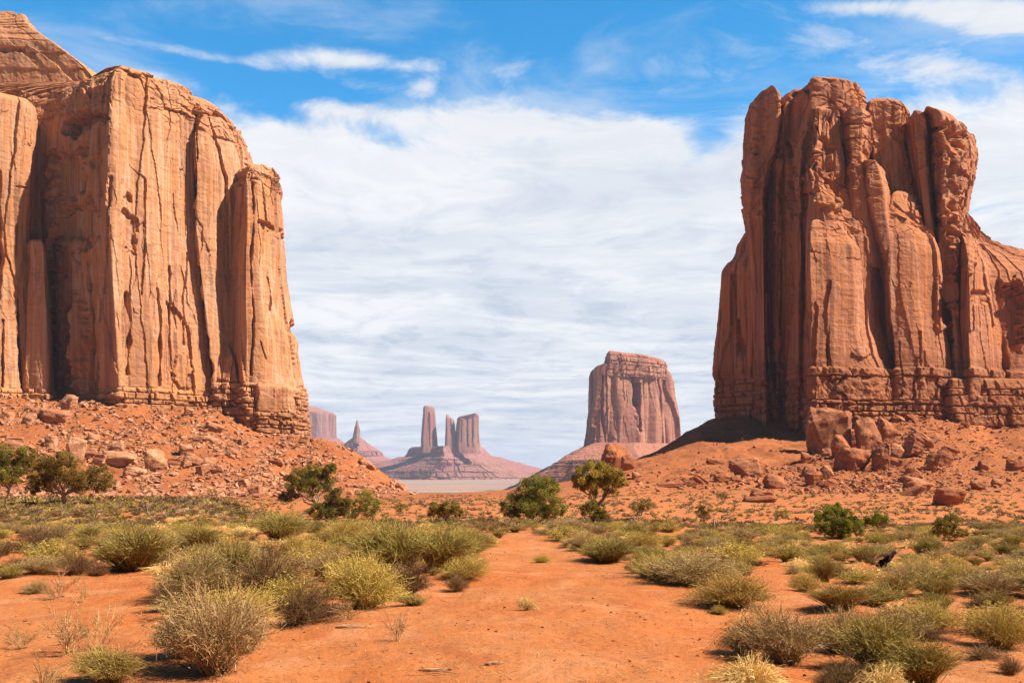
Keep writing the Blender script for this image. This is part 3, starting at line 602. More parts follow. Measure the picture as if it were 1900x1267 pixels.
Q_('spire', [lobe(far=1.92, edges=[(779, 662, 664), (786, 660, 665), (796, 658, 667), (806, 656, 668), (816, 654, 670), (822, 652, 672)],
      section=[(0, 20), (0, 6), (.3, 0), (.7, 0), (1, 6), (1, 20)], D=2800, depth_c=10, step=0.8, k=2.4, seed=77, power=.8, slab=.5)], sp, M_far)
Q_('talus_slope', [lobe(far=1.92, edges=[(811, 655, 669), (818, 645, 678), (826, 636, 688), (834, 630, 700), (837, 622, 706), (848, 600, 712), (862, 575, 760), (880, 540, 800), (905, 500, 860)],
      section=[(0, 200), (0, 80), (0.25, 20), (0.5, -20), (0.75, 20), (1, 80), (1, 200)], D=2800, depth_c=50, step=1.1, k=3.2, seed=79, power=.9, slab=.4, flute=.4, ledge=(815, .8, 0), courses=3.0)], sp, M_far)
tag(sp, 'thin hazy spire on a cone of talus left of the three towers', 'rock spire')
fm = empty('mesa', (-1150, 6140, -40))
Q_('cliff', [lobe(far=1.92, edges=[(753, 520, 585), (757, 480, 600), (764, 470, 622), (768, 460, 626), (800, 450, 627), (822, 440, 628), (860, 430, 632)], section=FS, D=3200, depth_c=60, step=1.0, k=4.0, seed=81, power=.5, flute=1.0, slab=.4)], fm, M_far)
Q_('talus_slope', [lobe(far=1.92, edges=[(812, 450, 628), (830, 430, 650), (850, 400, 690), (880, 380, 740), (905, 380, 780)], section=FS, D=3180, depth_c=60, step=1.6, k=4.0, seed=83, power=.8, slab=.4, ledge=(800, .6, 0))], fm, M_far)
tag(fm, 'pale lilac mesa with sheer cliff peeping out beside the left butte', 'mesa')

# ------------------------------------------------------------------ rocks
R = np.random.RandomState(11)
def hull(seed, npts=22, flat=1.0, bev=0.05, sub=2, rough=0.05):
    r = np.random.RandomState(seed); bm = bmesh.new()
    p = r.uniform(-1, 1, (npts, 3)); p /= np.max(np.abs(p), axis=1, keepdims=True) ** r.uniform(0.55, 0.95, (npts, 1)); p *= 0.5
    p = np.clip(p, -0.5, 0.5)
    for a in p: bm.verts.new(a)
    res = bmesh.ops.convex_hull(bm, input=bm.verts)
    bmesh.ops.delete(bm, geom=[v for v in bm.verts if not v.link_faces], context='VERTS')
    bmesh.ops.dissolve_limit(bm, angle_limit=math.radians(16), verts=bm.verts, edges=bm.edges)
    if bev:
        bmesh.ops.bevel(bm, geom=list(bm.edges), offset=bev, segments=1, profile=0.5, affect='EDGES', clamp_overlap=True)
    bmesh.ops.triangulate(bm, faces=bm.faces)
    if sub:
        for _ in range(sub):
            long = [e for e in bm.edges if e.calc_length() > 0.10]
            bmesh.ops.subdivide_edges(bm, edges=long, cuts=1)
            bmesh.ops.triangulate(bm, faces=bm.faces)
        co = np.array([v.co[:] for v in bm.verts], np.float32)
        n = fbm(co * 2.6, 4, seed, 0.55) * rough + 0.03 * fbm(co * np.array([1, 1, 7], np.float32), 2, seed + 5)
        bm.normal_update()
        for v, a in zip(bm.verts, n): v.co += v.normal * float(a)
    bm.verts.ensure_lookup_table()
    V = np.array([v.co[:] for v in bm.verts], np.float32); Fc = np.array([[v.index for v in f.verts] for f in bm.faces], np.int32)
    bm.free()
    lo, hi = V.min(0), V.max(0); V = (V - (lo + hi) / 2) / (hi - lo)
    return V, Fc
rock_me = []
for k_ in range(12):
    V, Fc = hull(100 + k_, 16 + 2 * (k_ % 5), bev=0.07 if k_ % 3 else 0.12, sub=3, rough=0.045)
    o = mesh_obj('boulder', V, Fc, M_rock, link=False); rock_me.append(o.data); bpy.data.objects.remove(o)
rock_meR = []
for m_ in rock_me:
    c_ = m_.copy(); c_.materials[0] = M_rockR; rock_meR.append(c_)
def boulder(p, w, h, d, k, label, red, tilt=0.0, group=None, name='boulder', cat='boulder', sink=0.2, rz=None):
    o = bpy.data.objects.new(name, (rock_meR if red else rock_me)[k % 12]); sc.collection.objects.link(o)
    o.location = (p[0], p[1] + d * 0.25, p[2] + h * (0.5 - sink)); o.scale = (w, d, h * 1.1)
    o.rotation_euler = (R.uniform(-.15, .15), math.radians(tilt), R.uniform(-.3, .3) if rz is None else rz)
    tag(o, label, cat, group); return o
HB = [  # u, v of the foot, width, height in photo pixels, tilt, mesh, label
 (1543, 842, 82, 92, 4, 1, 'largest boulder of the rockfall, taller than the rest, below the right butte'),
 (1563, 848, 34, 44, -6, 4, 'upright block wedged under the right side of the largest boulder'),
 (1583, 833, 24, 38, 10, 7, 'narrow dark edged rock standing just right of the largest boulder'),
 (1616, 836, 46, 64, -8, 2, 'tall cracked boulder in the middle of the rockfall below the right butte'),
 (1646, 822, 36, 46, 8, 5, 'rounded block on the right shoulder of the tall cracked boulder'),
 (1637, 872, 32, 52, 0, 8, 'column shaped block below the tall cracked boulder'),
 (1586, 873, 58, 44, 5, 3, 'broad faceted boulder at the foot of the rockfall, left of the column block'),
 (1669, 852, 34, 32, 15, 6, 'dark triangular boulder right of the column block'),
 (1696, 848, 34, 30, 12, 9, 'grey faced boulder in the right half of the rockfall'),
 (1714, 830, 52, 26, 38, 10, 'long slab leaning steeply downhill above the grey faced boulder'),
 (1748, 862, 44, 38, 20, 0, 'big reddish block at the right end of the rockfall'),
 (1731, 872, 22, 36, 25, 11, 'thin rock leaning against the reddish end block'),
 (1660, 866, 32, 18, 10, 3, 'low angular rock beside the column block'),
 (1496, 858, 20, 20, 0, 5, 'small boulder left of the largest boulder, in sunlight'),
 (1384, 882, 54, 34, -5, 1, 'pointed boulder topping the cluster left of the rockfall'),
 (1344, 894, 34, 20, 0, 8, 'dark low boulder at the left end of the pointed cluster'),
 (1366, 895, 20, 13, 0, 2, 'small round boulder in front of the pointed cluster'),
 (1440, 906, 38, 28, 6, 6, 'domed boulder alone between the pointed cluster and the rockfall'),
 (1512, 902, 32, 26, -8, 9, 'dark boulder at the left of the low trio under the rockfall'),
 (1541, 904, 32, 20, 14, 0, 'dark boulder at the right of the low trio under the rockfall'),
 (1537, 888, 22, 26, 0, 4, 'steep pale boulder at the back of the low trio'),
 (1412, 932, 62, 13, -2, 7, 'lower shelf of the flat table rock on the open slope'),
 (1417, 923, 46, 14, 4, 10, 'flat topped table rock standing alone on the open slope'),
 (1704, 908, 56, 24, 4, 5, 'pale smooth slab lying at the lower right of the rockfall'),
 (1692, 920, 58, 10, -30, 11, 'thin slab propped slantwise against the pale smooth slab'),
 (1766, 937, 54, 34, 0, 3, 'big square block alone near the bushes on the right'),
 (1818, 908, 27, 19, 0, 1, 'round rock right of the big square block, dark underneath'),
 (1852, 903, 20, 16, 0, 6, 'small square rock near the right edge of the slope'),
 (1828, 874, 24, 20, 10, 2, 'red boulder on the slope high above the round rock'),
 (1243, 904, 46, 12, -3, 8, 'long flat slab on the sand right of the lone trees'),
 (1279, 902, 28, 13, 20, 9, 'dark wedge rock touching the long flat slab'),
 (1297, 898, 34, 15, 35, 0, 'tilted rock at the right end of the flat slab row'),
 (1144, 872, 46, 50, 0, 6, 'big round orange boulder on the skyline behind the lone tree'),
 (1166, 872, 26, 30, 0, 2, 'smaller boulder pressed against the right of the skyline boulder'),
 (1181, 889, 18, 14, 0, 5, 'small boulder on the sand below the skyline boulders'),
 (1888, 872, 30, 22, 0, 7, 'dark boulder cut by the right edge of the picture'),
 (97, 785, 54, 28, 6, 3, 'large pale slab high on the left talus close under the cliff'),
 (120, 762, 32, 34, 30, 11, 'dark upright slab against the cliff foot above the large pale slab'),
 (52, 784, 24, 18, 0, 6, 'pale block left of the large pale slab'),
 (137, 853, 36, 44, 10, 1, 'tall leaning boulder on the talus behind the wide juniper'),
 (168, 850, 24, 20, 0, 2, 'rounded boulder right of the tall leaning one'),
 (211, 838, 34, 22, -4, 8, 'dark square block on top of the broad pale slab'),
 (220, 862, 66, 26, 4, 5, 'broad pale slab in the middle of the left talus'),
 (286, 874, 36, 44, -6, 4, 'largest upright boulder on the lower left talus'),
 (250, 886, 46, 20, 12, 10, 'pale cracked slab below the broad one'),
 (320, 867, 30, 18, 0, 0, 'low pale boulder right of the largest upright boulder'),
 (343, 869, 20, 15, 0, 9, 'small block beside the low pale boulder'),
 (354, 864, 38, 22, 20, 7, 'dark sloping slab on the lower left talus'),
 (385, 871, 30, 24, 0, 6, 'light faceted boulder right of the dark sloping slab'),
 (396, 800, 34, 16, 18, 3, 'long reddish boulder high on the left talus'),
 (394, 824, 34, 15, 30, 8, 'dark tilted slab below the long reddish boulder'),
 (429, 848, 32, 16, 28, 11, 'dark slab sliding down the talus near its middle'),
 (512, 864, 28, 16, 12, 2, 'dark block on the talus left of the twisted juniper'),
 (472, 920, 28, 22, 0, 1, 'reddish block at the very foot of the left talus'),
 (681, 868, 36, 12, 38, 10, 'long slab lying on the skyline of the left talus'),
 (744, 908, 22, 12, 25, 4, 'knobbly rock near the lower tip of the left talus'),
 (627, 893, 13, 15, 5, 8, 'small cube of rock above the twisted juniper'),
 (345, 842, 26, 18, 0, 5, 'grey pink boulder midway up the left talus'),
 (20, 836, 44, 26, 0, 0, 'big pale boulder behind the leftmost tree'),
]
for (u, v, w, h, tl, k_, lab) in HB:
    p = hit(u, v, 120.0); s_ = p.y / F
    boulder(p, w * s_ * 1.05, h * s_ * 1.10, (w * 0.55 + h * 0.35) * s_, k_, lab, u > 1000, tl, sink=0.16)
def scatter(n, ulo, uhi, ylo, yhi, dens):
    out = []
    while len(out) < n:
        u = R.uniform(ulo, uhi, n * 3); y = ylo + (yhi - ylo) * R.uniform(0, 1, n * 3)
        x = (u - U0) * y / F; z = ground_z(x, y); keep = R.uniform(0, 1, n * 3) < dens(u, y, z, V0 - (z - CZ) * F / y)
        out += list(zip(x[keep], y[keep], z[keep], u[keep]))
    return out[:n]
def dl(u, y, z, v):                                        # the left rockfall
    c = fbm(np.stack([u * .02, v * .03, 0 * u], 1), 3, 90)
    return sstep(z, -5.5, -4.2) * (0.25 + 0.75 * sstep(c, -0.3, 0.3)) * np.where(u > 600, 0.35, 1) * (z > -5.6)
def dr(u, y, z, v):                                        # the right rockfall, thick under the front block
    c = np.exp(-((u - 1610) / 150) ** 2) + 0.35 * np.exp(-((u - 1390) / 70) ** 2 - ((v - 880) / 22) ** 2) + 0.12
    return c * sstep(v, 945, 880) * np.where(u < 1500, sstep(v, 850, 875), 1)
sizes = lambda n: np.clip(0.8 * (1 - R.uniform(0, 1, n)) ** -0.55, 0.8, 4.2)
for side, n, args in (('left', 230, (-80, 770, 288, 412, dl)), ('right', 105, (1180, 1960, 270, 405, dr))):
    pts = scatter(n, *args); sz = sizes(n)
    for (x, y, z, u), s_ in zip(pts, sz):
        v = V0 - (z - CZ) * F / y
        big = 'chunky' if s_ > 1.9 else 'smallish'
        where = (('in the upper', 'in the middle', 'at the foot')[0 if v < 800 else 1 if v < 865 else 2])
        lab = '%s angular orange rock %s of the rubble slope under the %s butte' % (big, where, side)
        boulder((x, y, z), s_ * R.uniform(.8, 1.5), s_ * R.uniform(.55, 1.05), s_ * R.uniform(.7, 1.1), R.randint(12), lab, side == 'right', R.uniform(-25, 25),
                'loose rocks on the %s rubble slope' % side, name='rock', cat='rock', sink=0.25)
small = [hull(300 + i, 10, bev=0, sub=0) for i in range(8)]
def scree(name, label, pts, smin, smax, mat, pw=-0.6):
    Vs, Fs, off = [], [], 0
    for (x, y, z, u) in pts:
        V, Fc = small[R.randint(8)]; s_ = min(smax, smin * (1 - R.uniform()) ** pw)
        a, b = R.uniform(0, 6.3), R.uniform(-.5, .5); ca, sa, cb, sb = math.cos(a), math.sin(a), math.cos(b), math.sin(b)
        S3 = V * np.array([R.uniform(.8, 1.5), 1, R.uniform(.35, .95)]) * s_
        S3 = S3 @ np.array([[cb, 0, sb], [0, 1, 0], [-sb, 0, cb]]) @ np.array([[ca, -sa, 0], [sa, ca, 0], [0, 0, 1]])
        Vs.append(S3 + [x, y, z + 0.12 * s_]); Fs.append(Fc + off); off += len(V)
    return tag(mesh_obj(name, np.vstack(Vs), np.vstack(Fs), mat), label, kind='stuff')
scree('scree', 'small broken stones covering the left rubble slope', scatter(15000, -120, 775, 287, 425, lambda u, y, z, v: np.maximum(dl(u, y, z, v), 0.0)), 0.34, 1.9, M_rock)
scree('scree', 'small broken stones spread below the right butte', scatter(7000, 1150, 1990, 250, 412, lambda u, y, z, v: np.clip(1.5 * dr(u, y, z, v), .05, 1)), 0.30, 1.4, M_rockR)
scree('pebbles', 'tiny pebbles and crumbs scattered on the foreground sand', scatter(7000, 0, 1900, 10.5, 45, lambda u, y, z, v: sstep(y, 60, 10)), 0.008, 0.05, M_rockR, -0.5)

# ------------------------------------------------------------------ shrubs and grasses
def ribbons(Pt, w, rr, tint, cross=None):
    """Pt (n,k,3) centre lines, w (n,k) widths -> flat blades"""
    n, k = Pt.shape[:2]
    t = np.gradient(Pt, axis=1); sd_ = rr.normal(size=(n, 1, 3)) if cross is None else cross
    side = np.cross(t, np.broadcast_to(sd_, t.shape)); side /= np.linalg.norm(side, axis=2, keepdims=True) + 1e-9
    A = Pt - side * w[..., None] / 2; B = Pt + side * w[..., None] / 2
    V = np.stack([A, B], 2).reshape(-1, 3); i = (np.arange(n)[:, None] * k + np.arange(k - 1)[None]) * 2
    Fc = np.stack([i, i + 1, i + 3, i + 2], -1).reshape(-1, 4)
    T = np.repeat(np.repeat(tint[:, None], k, 1)[:, :, None], 2, 2).reshape(-1, 3)
    return V, Fc, T
def leaves(P0, size, rr, tint, elong=2.0, up=0.4):
    n = len(P0); d = rr.normal(size=(n, 3)); d[:, 2] = np.abs(d[:, 2]) * up + d[:, 2] * (1 - up); d /= np.linalg.norm(d, axis=1)[:, None]
    s2 = np.cross(d, rr.normal(size=(n, 3))); s2 /= np.linalg.norm(s2, axis=1)[:, None] + 1e-9
    sz = size * rr.uniform(.6, 1.4, n)[:, None]
    V = np.stack([P0, P0 + d * sz * .5 + s2 * sz / elong / 2, P0 + d * sz, P0 + d * sz * .5 - s2 * sz / elong / 2], 1).reshape(-1, 3)
    return V, np.arange(n * 4).reshape(-1, 4), np.repeat(tint, 4, 0)
def cat3(parts):
    V, Fc, T, off = [], [], [], 0
    for a, b, c in parts: V.append(a); Fc.append(b + off); T.append(c); off += len(a)
    return np.vstack(V), np.vstack(Fc), np.vstack(T)
def pal(rr, n, cols, jit=0.16):
    c = np.array(cols)[rr.randint(len(cols), size=n)] * np.array([1.34, 1.00, 0.66]); return c * rr.uniform(1 - jit, 1 + jit, (n, 1)) * rr.uniform(1 - jit / 3, 1 + jit / 3, (n, 3))
KIND = {  # palette of stems, palette of leaves, spread, droop, width, stems, twigs, leaves, leaf size, fullness
 'sage':   dict(st=[(.40, .32, .20), (.30, .24, .145), (.48, .41, .27)], lf=[(.30, .285, .145), (.38, .35, .19), (.22, .205, .10)], sp=62, dr=.10, w=.0052, ns=620, nt=4600, nl=8500, ls=.022, lump=.25),
 'rabbit': dict(st=[(.50, .42, .17), (.38, .33, .12)], lf=[(.46, .43, .125), (.54, .49, .19), (.36, .36, .10)], sp=72, dr=.06, w=.0055, ns=850, nt=3600, nl=9500, ls=.022, lump=.12),
 'black':  dict(st=[(.17, .115, .075), (.26, .18, .12), (.11, .075, .05)], lf=[(.15, .125, .06), (.20, .165, .08)], sp=70, dr=.05, w=.006, ns=230, nt=4800, nl=4200, ls=.018, lump=.35),
 'ephedra':dict(st=[(.29, .27, .10), (.22, .21, .075), (.38, .34, .14)], lf=[(.31, .29, .10), (.24, .235, .075), (.42, .37, .15)], sp=50, dr=.14, w=.0055, ns=2200, nt=3800, nl=2400, ls=.035, lump=.2),
 'straw':  dict(st=[(.72, .58, .30), (.62, .48, .23), (.80, .68, .40)], lf=[(.74, .62, .34)], sp=66, dr=.45, w=.0055, ns=1200, nt=0, nl=160, ls=.05, lump=.2),
 'weed':   dict(st=[(.34, .25, .17), (.44, .34, .23)], lf=[(.28, .25, .11), (.36, .31, .15)], sp=60, dr=.0, w=.012, ns=16, nt=300, nl=700, ls=.03, lump=.5),
}
def shrub_parts(kind, seed, lod=1.0, wmul=1.0):
    K = KIND[kind]; rr = np.random.RandomState(seed)
    ns = max(8, int(K['ns'] * lod)); k = 5 if lod > .5 else 4
    az = rr.uniform(0, 2 * np.pi, ns); el = np.radians(K['sp']) * np.sqrt(rr.uniform(0, 1, ns))
    dirs = np.stack([np.sin(el) * np.cos(az), np.sin(el) * np.sin(az), np.cos(el)], 1)
    R_len = (0.5 / np.maximum(np.sin(el) ** 2 + (np.cos(el) * .95) ** 2, .2) ** .5) * rr.uniform(.72, 1.08, ns)
    R_len *= np.clip(1 + 1.7 * K['lump'] * fbm((dirs * 2.2).astype(np.float32), 3, seed), .35, 1.5)
    b = rr.normal(size=(ns, 3)) * .05; b[:, 2] = -0.03
    t = np.linspace(0, 1, k)[None, :, None]
    bend = rr.normal(size=(ns, 1, 3)) * .10
    Pt = b[:, None] + dirs[:, None] * R_len[:, None, None] * t * 1.25 + bend * (t * (1 - t)) * 2 * R_len[:, None, None]
    Pt = Pt + np.array([0, 0, 1.]) * (.10 * t * (1 - t)) * 2 - np.array([0, 0, 1.]) * K['dr'] * t ** 3 * R_len[:, None, None]
    Pt[..., :2] += (rr.normal(size=2) * .30)[None, None] * Pt[..., 2:3] ** 1.5 if False else (rr.normal(size=2) * .28)[None, None] * np.maximum(Pt[..., 2:3], 0) ** 1.3
    Pt[..., 2] = np.maximum(Pt[..., 2], -.02 + .02 * rr.uniform(size=(ns, k)))
    wd = K['w'] * wmul * (1.25 - .8 * t[..., 0]) * rr.uniform(.7, 1.3, (ns, 1))
    stems = [ribbons(Pt, wd, rr, pal(rr, ns, K['st']))]
    nt = int(K['nt'] * lod)
    if nt:
        i = rr.randint(ns, size=nt); f = rr.uniform(.3, .98, nt) * (k - 1); j = np.minimum(f.astype(int), k - 2); fr = (f - j)[:, None]
        p0 = Pt[i, j] * (1 - fr) + Pt[i, j + 1] * fr
        dd = Pt[i, j + 1] - Pt[i, j]; dd /= np.linalg.norm(dd, axis=1)[:, None] + 1e-9
        dd = dd + rr.normal(size=(nt, 3)) * .55; dd[:, 2] += .15; dd /= np.linalg.norm(dd, axis=1)[:, None]
        L = rr.uniform(.05, .17, nt)[:, None] * (1.6 if kind == 'weed' else 1)
        tt = np.stack([p0, p0 + dd * L * .5 + rr.normal(size=(nt, 3)) * .008, p0 + dd * L], 1)
        stems.append(ribbons(tt, np.array([[.7, .6, .3]]) * K['w'] * wmul * rr.uniform(.7, 1.2, (nt, 1)), rr, pal(rr, nt, K['st'])))
        tips = np.vstack([tt[:, 2], tt[:, 1]])
    else: tips = Pt[:, -1]
    nl = int(K['nl'] * lod)
    q_ = tips[rr.randint(len(tips), size=nl)] + rr.normal(size=(nl, 3)) * .016
    fol = [leaves(q_, K['ls'] * wmul, rr, pal(rr, nl, K['lf']), 2.6 if kind != 'ephedra' else 5.0, .6)]
    return stems, fol
PROTO = {}
NM = {'sage': ('sagebrush', 'grey green sagebrush'), 'rabbit': ('rabbitbrush', 'yellow green rabbitbrush'), 'black': ('blackbrush', 'dark twiggy blackbrush'),
      'ephedra': ('ephedra_shrub', 'olive upright ephedra shrub'), 'straw': ('grass_tuft', 'straw coloured grass tuft'), 'weed': ('desert_weed', 'sparse twiggy weed')}
def proto_big(kind, var):
    key = (kind, var, 1)
    if key not in PROTO:
        st, fo = shrub_parts(kind, 500 + 7 * var + 31 * len(kind), 1.0)
        a = mesh_obj('stems', *cat3(st)[:2], M_twig, tint=cat3(st)[2], link=False); b = mesh_obj('foliage', *cat3(fo)[:2], M_leaf, tint=cat3(fo)[2], link=False)
        PROTO[key] = (a.data, b.data); bpy.data.objects.remove(a); bpy.data.objects.remove(b)
    return PROTO[key]
def proto_mid(kind, var):
    key = (kind, var, 0)
    if key not in PROTO:
        st, fo = shrub_parts(kind, 900 + 7 * var + 31 * len(kind), .26, 2.1)
        V, Fc, T = cat3(st + fo); a = mesh_obj(NM[kind][0], V, Fc, M_leaf, tint=T, link=False); PROTO[key] = a.data; bpy.data.objects.remove(a)
    return PROTO[key]
def big_shrub(u, v, w, h, kind, label, name=None, cat='shrub'):
    p = hit(u, v); s_ = p.y / F; W, H = w * s_ * 1.06, h * s_ * 1.12
    e = empty(name or NM[kind][0], (p.x, p.y + W * .22, float(ground_z(np.array([p.x]), np.array([p.y + W * .22]))[0]) - .01), R.uniform(0, 6.28))
    tag(e, label, cat)
    e.rotation_euler = (R.uniform(-.13, .13), R.uniform(-.13, .13), e.rotation_euler.z)
    if kind == 'straw': W, H = W * 1.15, H * 1.6
    a, b = proto_big(kind, R.randint(5))
    for nm, me in (('stems', a), ('foliage', b)):
        o = bpy.data.objects.new(nm, me); sc.collection.objects.link(o); o.parent = e
    e.scale = (W * R.uniform(.85, 1.15), W * R.uniform(.85, 1.15), H * 1.32)
    taken.append((e.location.x, e.location.y, W * .42)); return e
taken = []
HS = [
 (392, 1262, 215, 175, 'sage', 'biggest grey green brush in the foreground, bottom left of the sandy track'),
 (330, 1225, 90, 90, 'sage', 'leggy grey brush pressed to the left side of the biggest brush'),
 (455, 1215, 80, 120, 'sage', 'pale brush pressed to the right side of the biggest brush'),
 (405, 1180, 160, 105, 'rabbit', 'yellow green domed bush right behind the biggest grey brush'),
 (350, 1118, 130, 115, 'sage', 'tall light brush at the left of the dense foreground thicket'),
 (420, 1100, 120, 110, 'ephedra', 'bright olive brush in the middle of the dense foreground thicket'),
 (488, 1112, 125, 110, 'black', 'dense dark brown bush at the right of the foreground thicket'),
 (308, 1135, 60, 60, 'black', 'dark twiggy bush under the left edge of the foreground thicket'),
 (546, 1162, 110, 85, 'black', 'open twiggy bush standing just below the dark brown one'),
 (668, 1132, 125, 118, 'rabbit', 'fan shaped ochre brush left of the track, leaning right'),
 (640, 1150, 70, 45, 'weed', 'dead branches fallen under the fan shaped ochre brush'),
 (735, 1065, 150, 105, 'ephedra', 'large dark olive brush left of the track'),
 (810, 1062, 130, 95, 'ephedra', 'olive brush forming the right half of the large clump by the track'),
 (860, 1078, 70, 50, 'rabbit', 'pale green fringe bush low beside the track'),
 (757, 1104, 72, 75, 'black', 'dark brown bush in front of the large olive clump'),
 (848, 1098, 44, 40, 'black', 'small dark bush alone at the left verge of the track'),
 (885, 1022, 80, 40, 'ephedra', 'low olive bush where the track leaves the scrub'),
 (238, 1062, 165, 92, 'ephedra', 'wide olive brush on bare sand in the left foreground'),
 (140, 1068, 62, 52, 'black', 'brown bush left of the wide olive brush'),
 (180, 1070, 38, 32, 'black', 'small brown bush under the wide olive brush'),
 (62, 1068, 85, 42, 'sage', 'green grey shrub near the left edge above two small ones'),
 (56, 1102, 44, 28, 'sage', 'little low shrub close under the green grey shrub'),
 (105, 1112, 58, 44, 'weed', 'small shrub with a bare stem left of centre of the bare patch'),
 (152, 1118, 22, 40, 'weed', 'thin upright sprig alone on the bare sand'),
 (32, 1206, 62, 48, 'weed', 'low twiggy shrub near the left edge of the foreground'),
 (118, 1218, 90, 95, 'weed', 'open bare branched plant in the lower left corner'),
 (172, 1212, 80, 85, 'weed', 'leafy dark weed beside the open bare branched plant'),
 (190, 1275, 150, 78, 'ephedra', 'dark green shrub cut by the bottom edge at the left'),
 (70, 1290, 90, 60, 'weed', 'twiggy weed cut by the bottom edge in the left corner'),
 (66, 1018, 66, 40, 'black', 'purplish brown bush near the left edge behind the bare patch'),
 (8, 1030, 36, 30, 'black', 'dark bush cut by the left edge of the picture'),
 (150, 1006, 70, 30, 'ephedra', 'low olive shrub left of the wide olive brush'),
 (365, 1022, 85, 50, 'ephedra', 'grey olive shrub behind the foreground thicket'),
 (512, 1002, 120, 58, 'ephedra', 'broad olive shrub below the twisted juniper'),
 (538, 1030, 58, 42, 'rabbit', 'round pale green bush below the broad olive shrub'),
 (508, 1052, 40, 30, 'black', 'brown bush left of the round pale green bush'),
 (632, 1004, 82, 46, 'rabbit', 'ochre bush with dark base between juniper and track'),
 (600, 1080, 60, 70, 'sage', 'light brush between the thicket and the fan shaped brush'),
 (735, 1192, 44, 52, 'weed', 'tiny branching weed alone on the bare sand of the track'),
 (980, 1132, 34, 24, 'straw', 'faint dry grass wisps in the middle of the track'),
 (1003, 1044, 28, 18, 'rabbit', 'bright yellow cushion plant on the track'),
 (1130, 1046, 112, 52, 'ephedra', 'dense olive bush right of the track where it narrows'),
 (1086, 1022, 62, 36, 'sage', 'pale grey green bush behind the dense olive bush'),
 (1062, 985, 60, 26, 'sage', 'grey bush at the right shoulder of the track'),
 (1190, 1020, 70, 36, 'rabbit', 'light green bush right of the dense olive bush'),
 (1275, 1088, 150, 72, 'sage', 'wide grey brush right of the track, long and low'),
 (1225, 1075, 100, 60, 'rabbit', 'yellowish bush merging into the left end of the wide grey brush'),
 (1362, 1128, 132, 74, 'rabbit', 'rounded grey green bush standing by itself right of the track'),
 (1336, 1142, 26, 20, 'rabbit', 'tiny yellow weed at the foot of the rounded bush'),
 (1498, 1098, 62, 42, 'rabbit', 'pale bush left in the pair beyond the rounded bush'),
 (1535, 1082, 52, 52, 'ephedra', 'taller bush right in the pair beyond the rounded bush'),
 (1567, 1136, 112, 52, 'ephedra', 'low dark olive shrub above the large clump at lower right'),
 (1470, 1238, 150, 118, 'sage', 'silvery brush at the left end of the large clump lower right'),
 (1560, 1215, 140, 100, 'sage', 'grey brush in the middle of the large clump lower right'),
 (1640, 1255, 170, 130, 'ephedra', 'dark olive brush in the right half of the large clump lower right'),
 (1725, 1275, 150, 95, 'ephedra', 'grey olive brush at the bottom edge right of the large clump'),
 (1570, 1275, 90, 50, 'black', 'dark twiggy shrub under the large clump at the bottom edge'),
 (1738, 1176, 100, 68, 'rabbit', 'vivid yellow green bush above the large clump on the right'),
 (1722, 1190, 60, 30, 'black', 'brown skirt shrub below the vivid yellow green bush'),
 (1868, 1208, 98, 88, 'rabbit', 'yellow green bush cut by the right edge of the picture'),
 (1832, 1224, 62, 28, 'black', 'low brown shrub left of the bush at the right edge'),
 (1880, 1258, 42, 42, 'black', 'small round dark shrub in the lower right corner'),
 (1384, 1216, 76, 72, 'straw', 'pale straw grass tuft on bare sand right of the track'),
 (1392, 1290, 120, 66, 'straw', 'straw grass tuft cut by the bottom edge'),
 (1650, 1300, 90, 58, 'straw', 'straw grass tuft below the dark olive brush at the bottom edge'),
 (1588, 1252, 60, 22, 'straw', 'flattened dry grass in front of the large clump lower right'),
 (1690, 1130, 26, 24, 'black', 'tiny dark bush above the vivid yellow green bush'),
 (1682, 1150, 24, 16, 'black', 'tiniest dark bush left of the vivid yellow green bush'),
 (1816, 1128, 44, 22, 'black', 'low reddish brown shrub on bare sand near the right edge'),
 (1700, 1092, 100, 62, 'sage', 'grey brush with pale twigs right of the burnt stump'),
 (1650, 1100, 55, 34, 'sage', 'small pale shrub below the burnt stump'),
 (1748, 1110, 50, 44, 'ephedra', 'olive green shrub right of the grey brush with pale twigs'),
 (1840, 1108, 110, 56, 'sage', 'twiggy grey brush near the right edge'),
 (1790, 1088, 70, 50, 'rabbit', 'pale green shrub left of the twiggy grey brush'),
]
for hs_ in HS: 
    kw = dict(cat='grass tuft') if hs_[4] == 'straw' else {}
    big_shrub(*hs_, **kw)
fl_ = [o for o in sc.objects if o.get('label', '').startswith('bright yellow cushion')][0]
M_flower, qf = new_mat('yellow_flowers')
finish(qf, qf.mix(qf.noise(qf.n('ShaderNodeNewGeometry').outputs['Position'], 30, 3), (.60, .43, .02), (.40, .34, .03)), .8, trans=.3)
for ch in fl_.children:
    if ch.name.startswith('foliage'): ch.data = ch.data.copy(); ch.data.materials[0] = M_flower

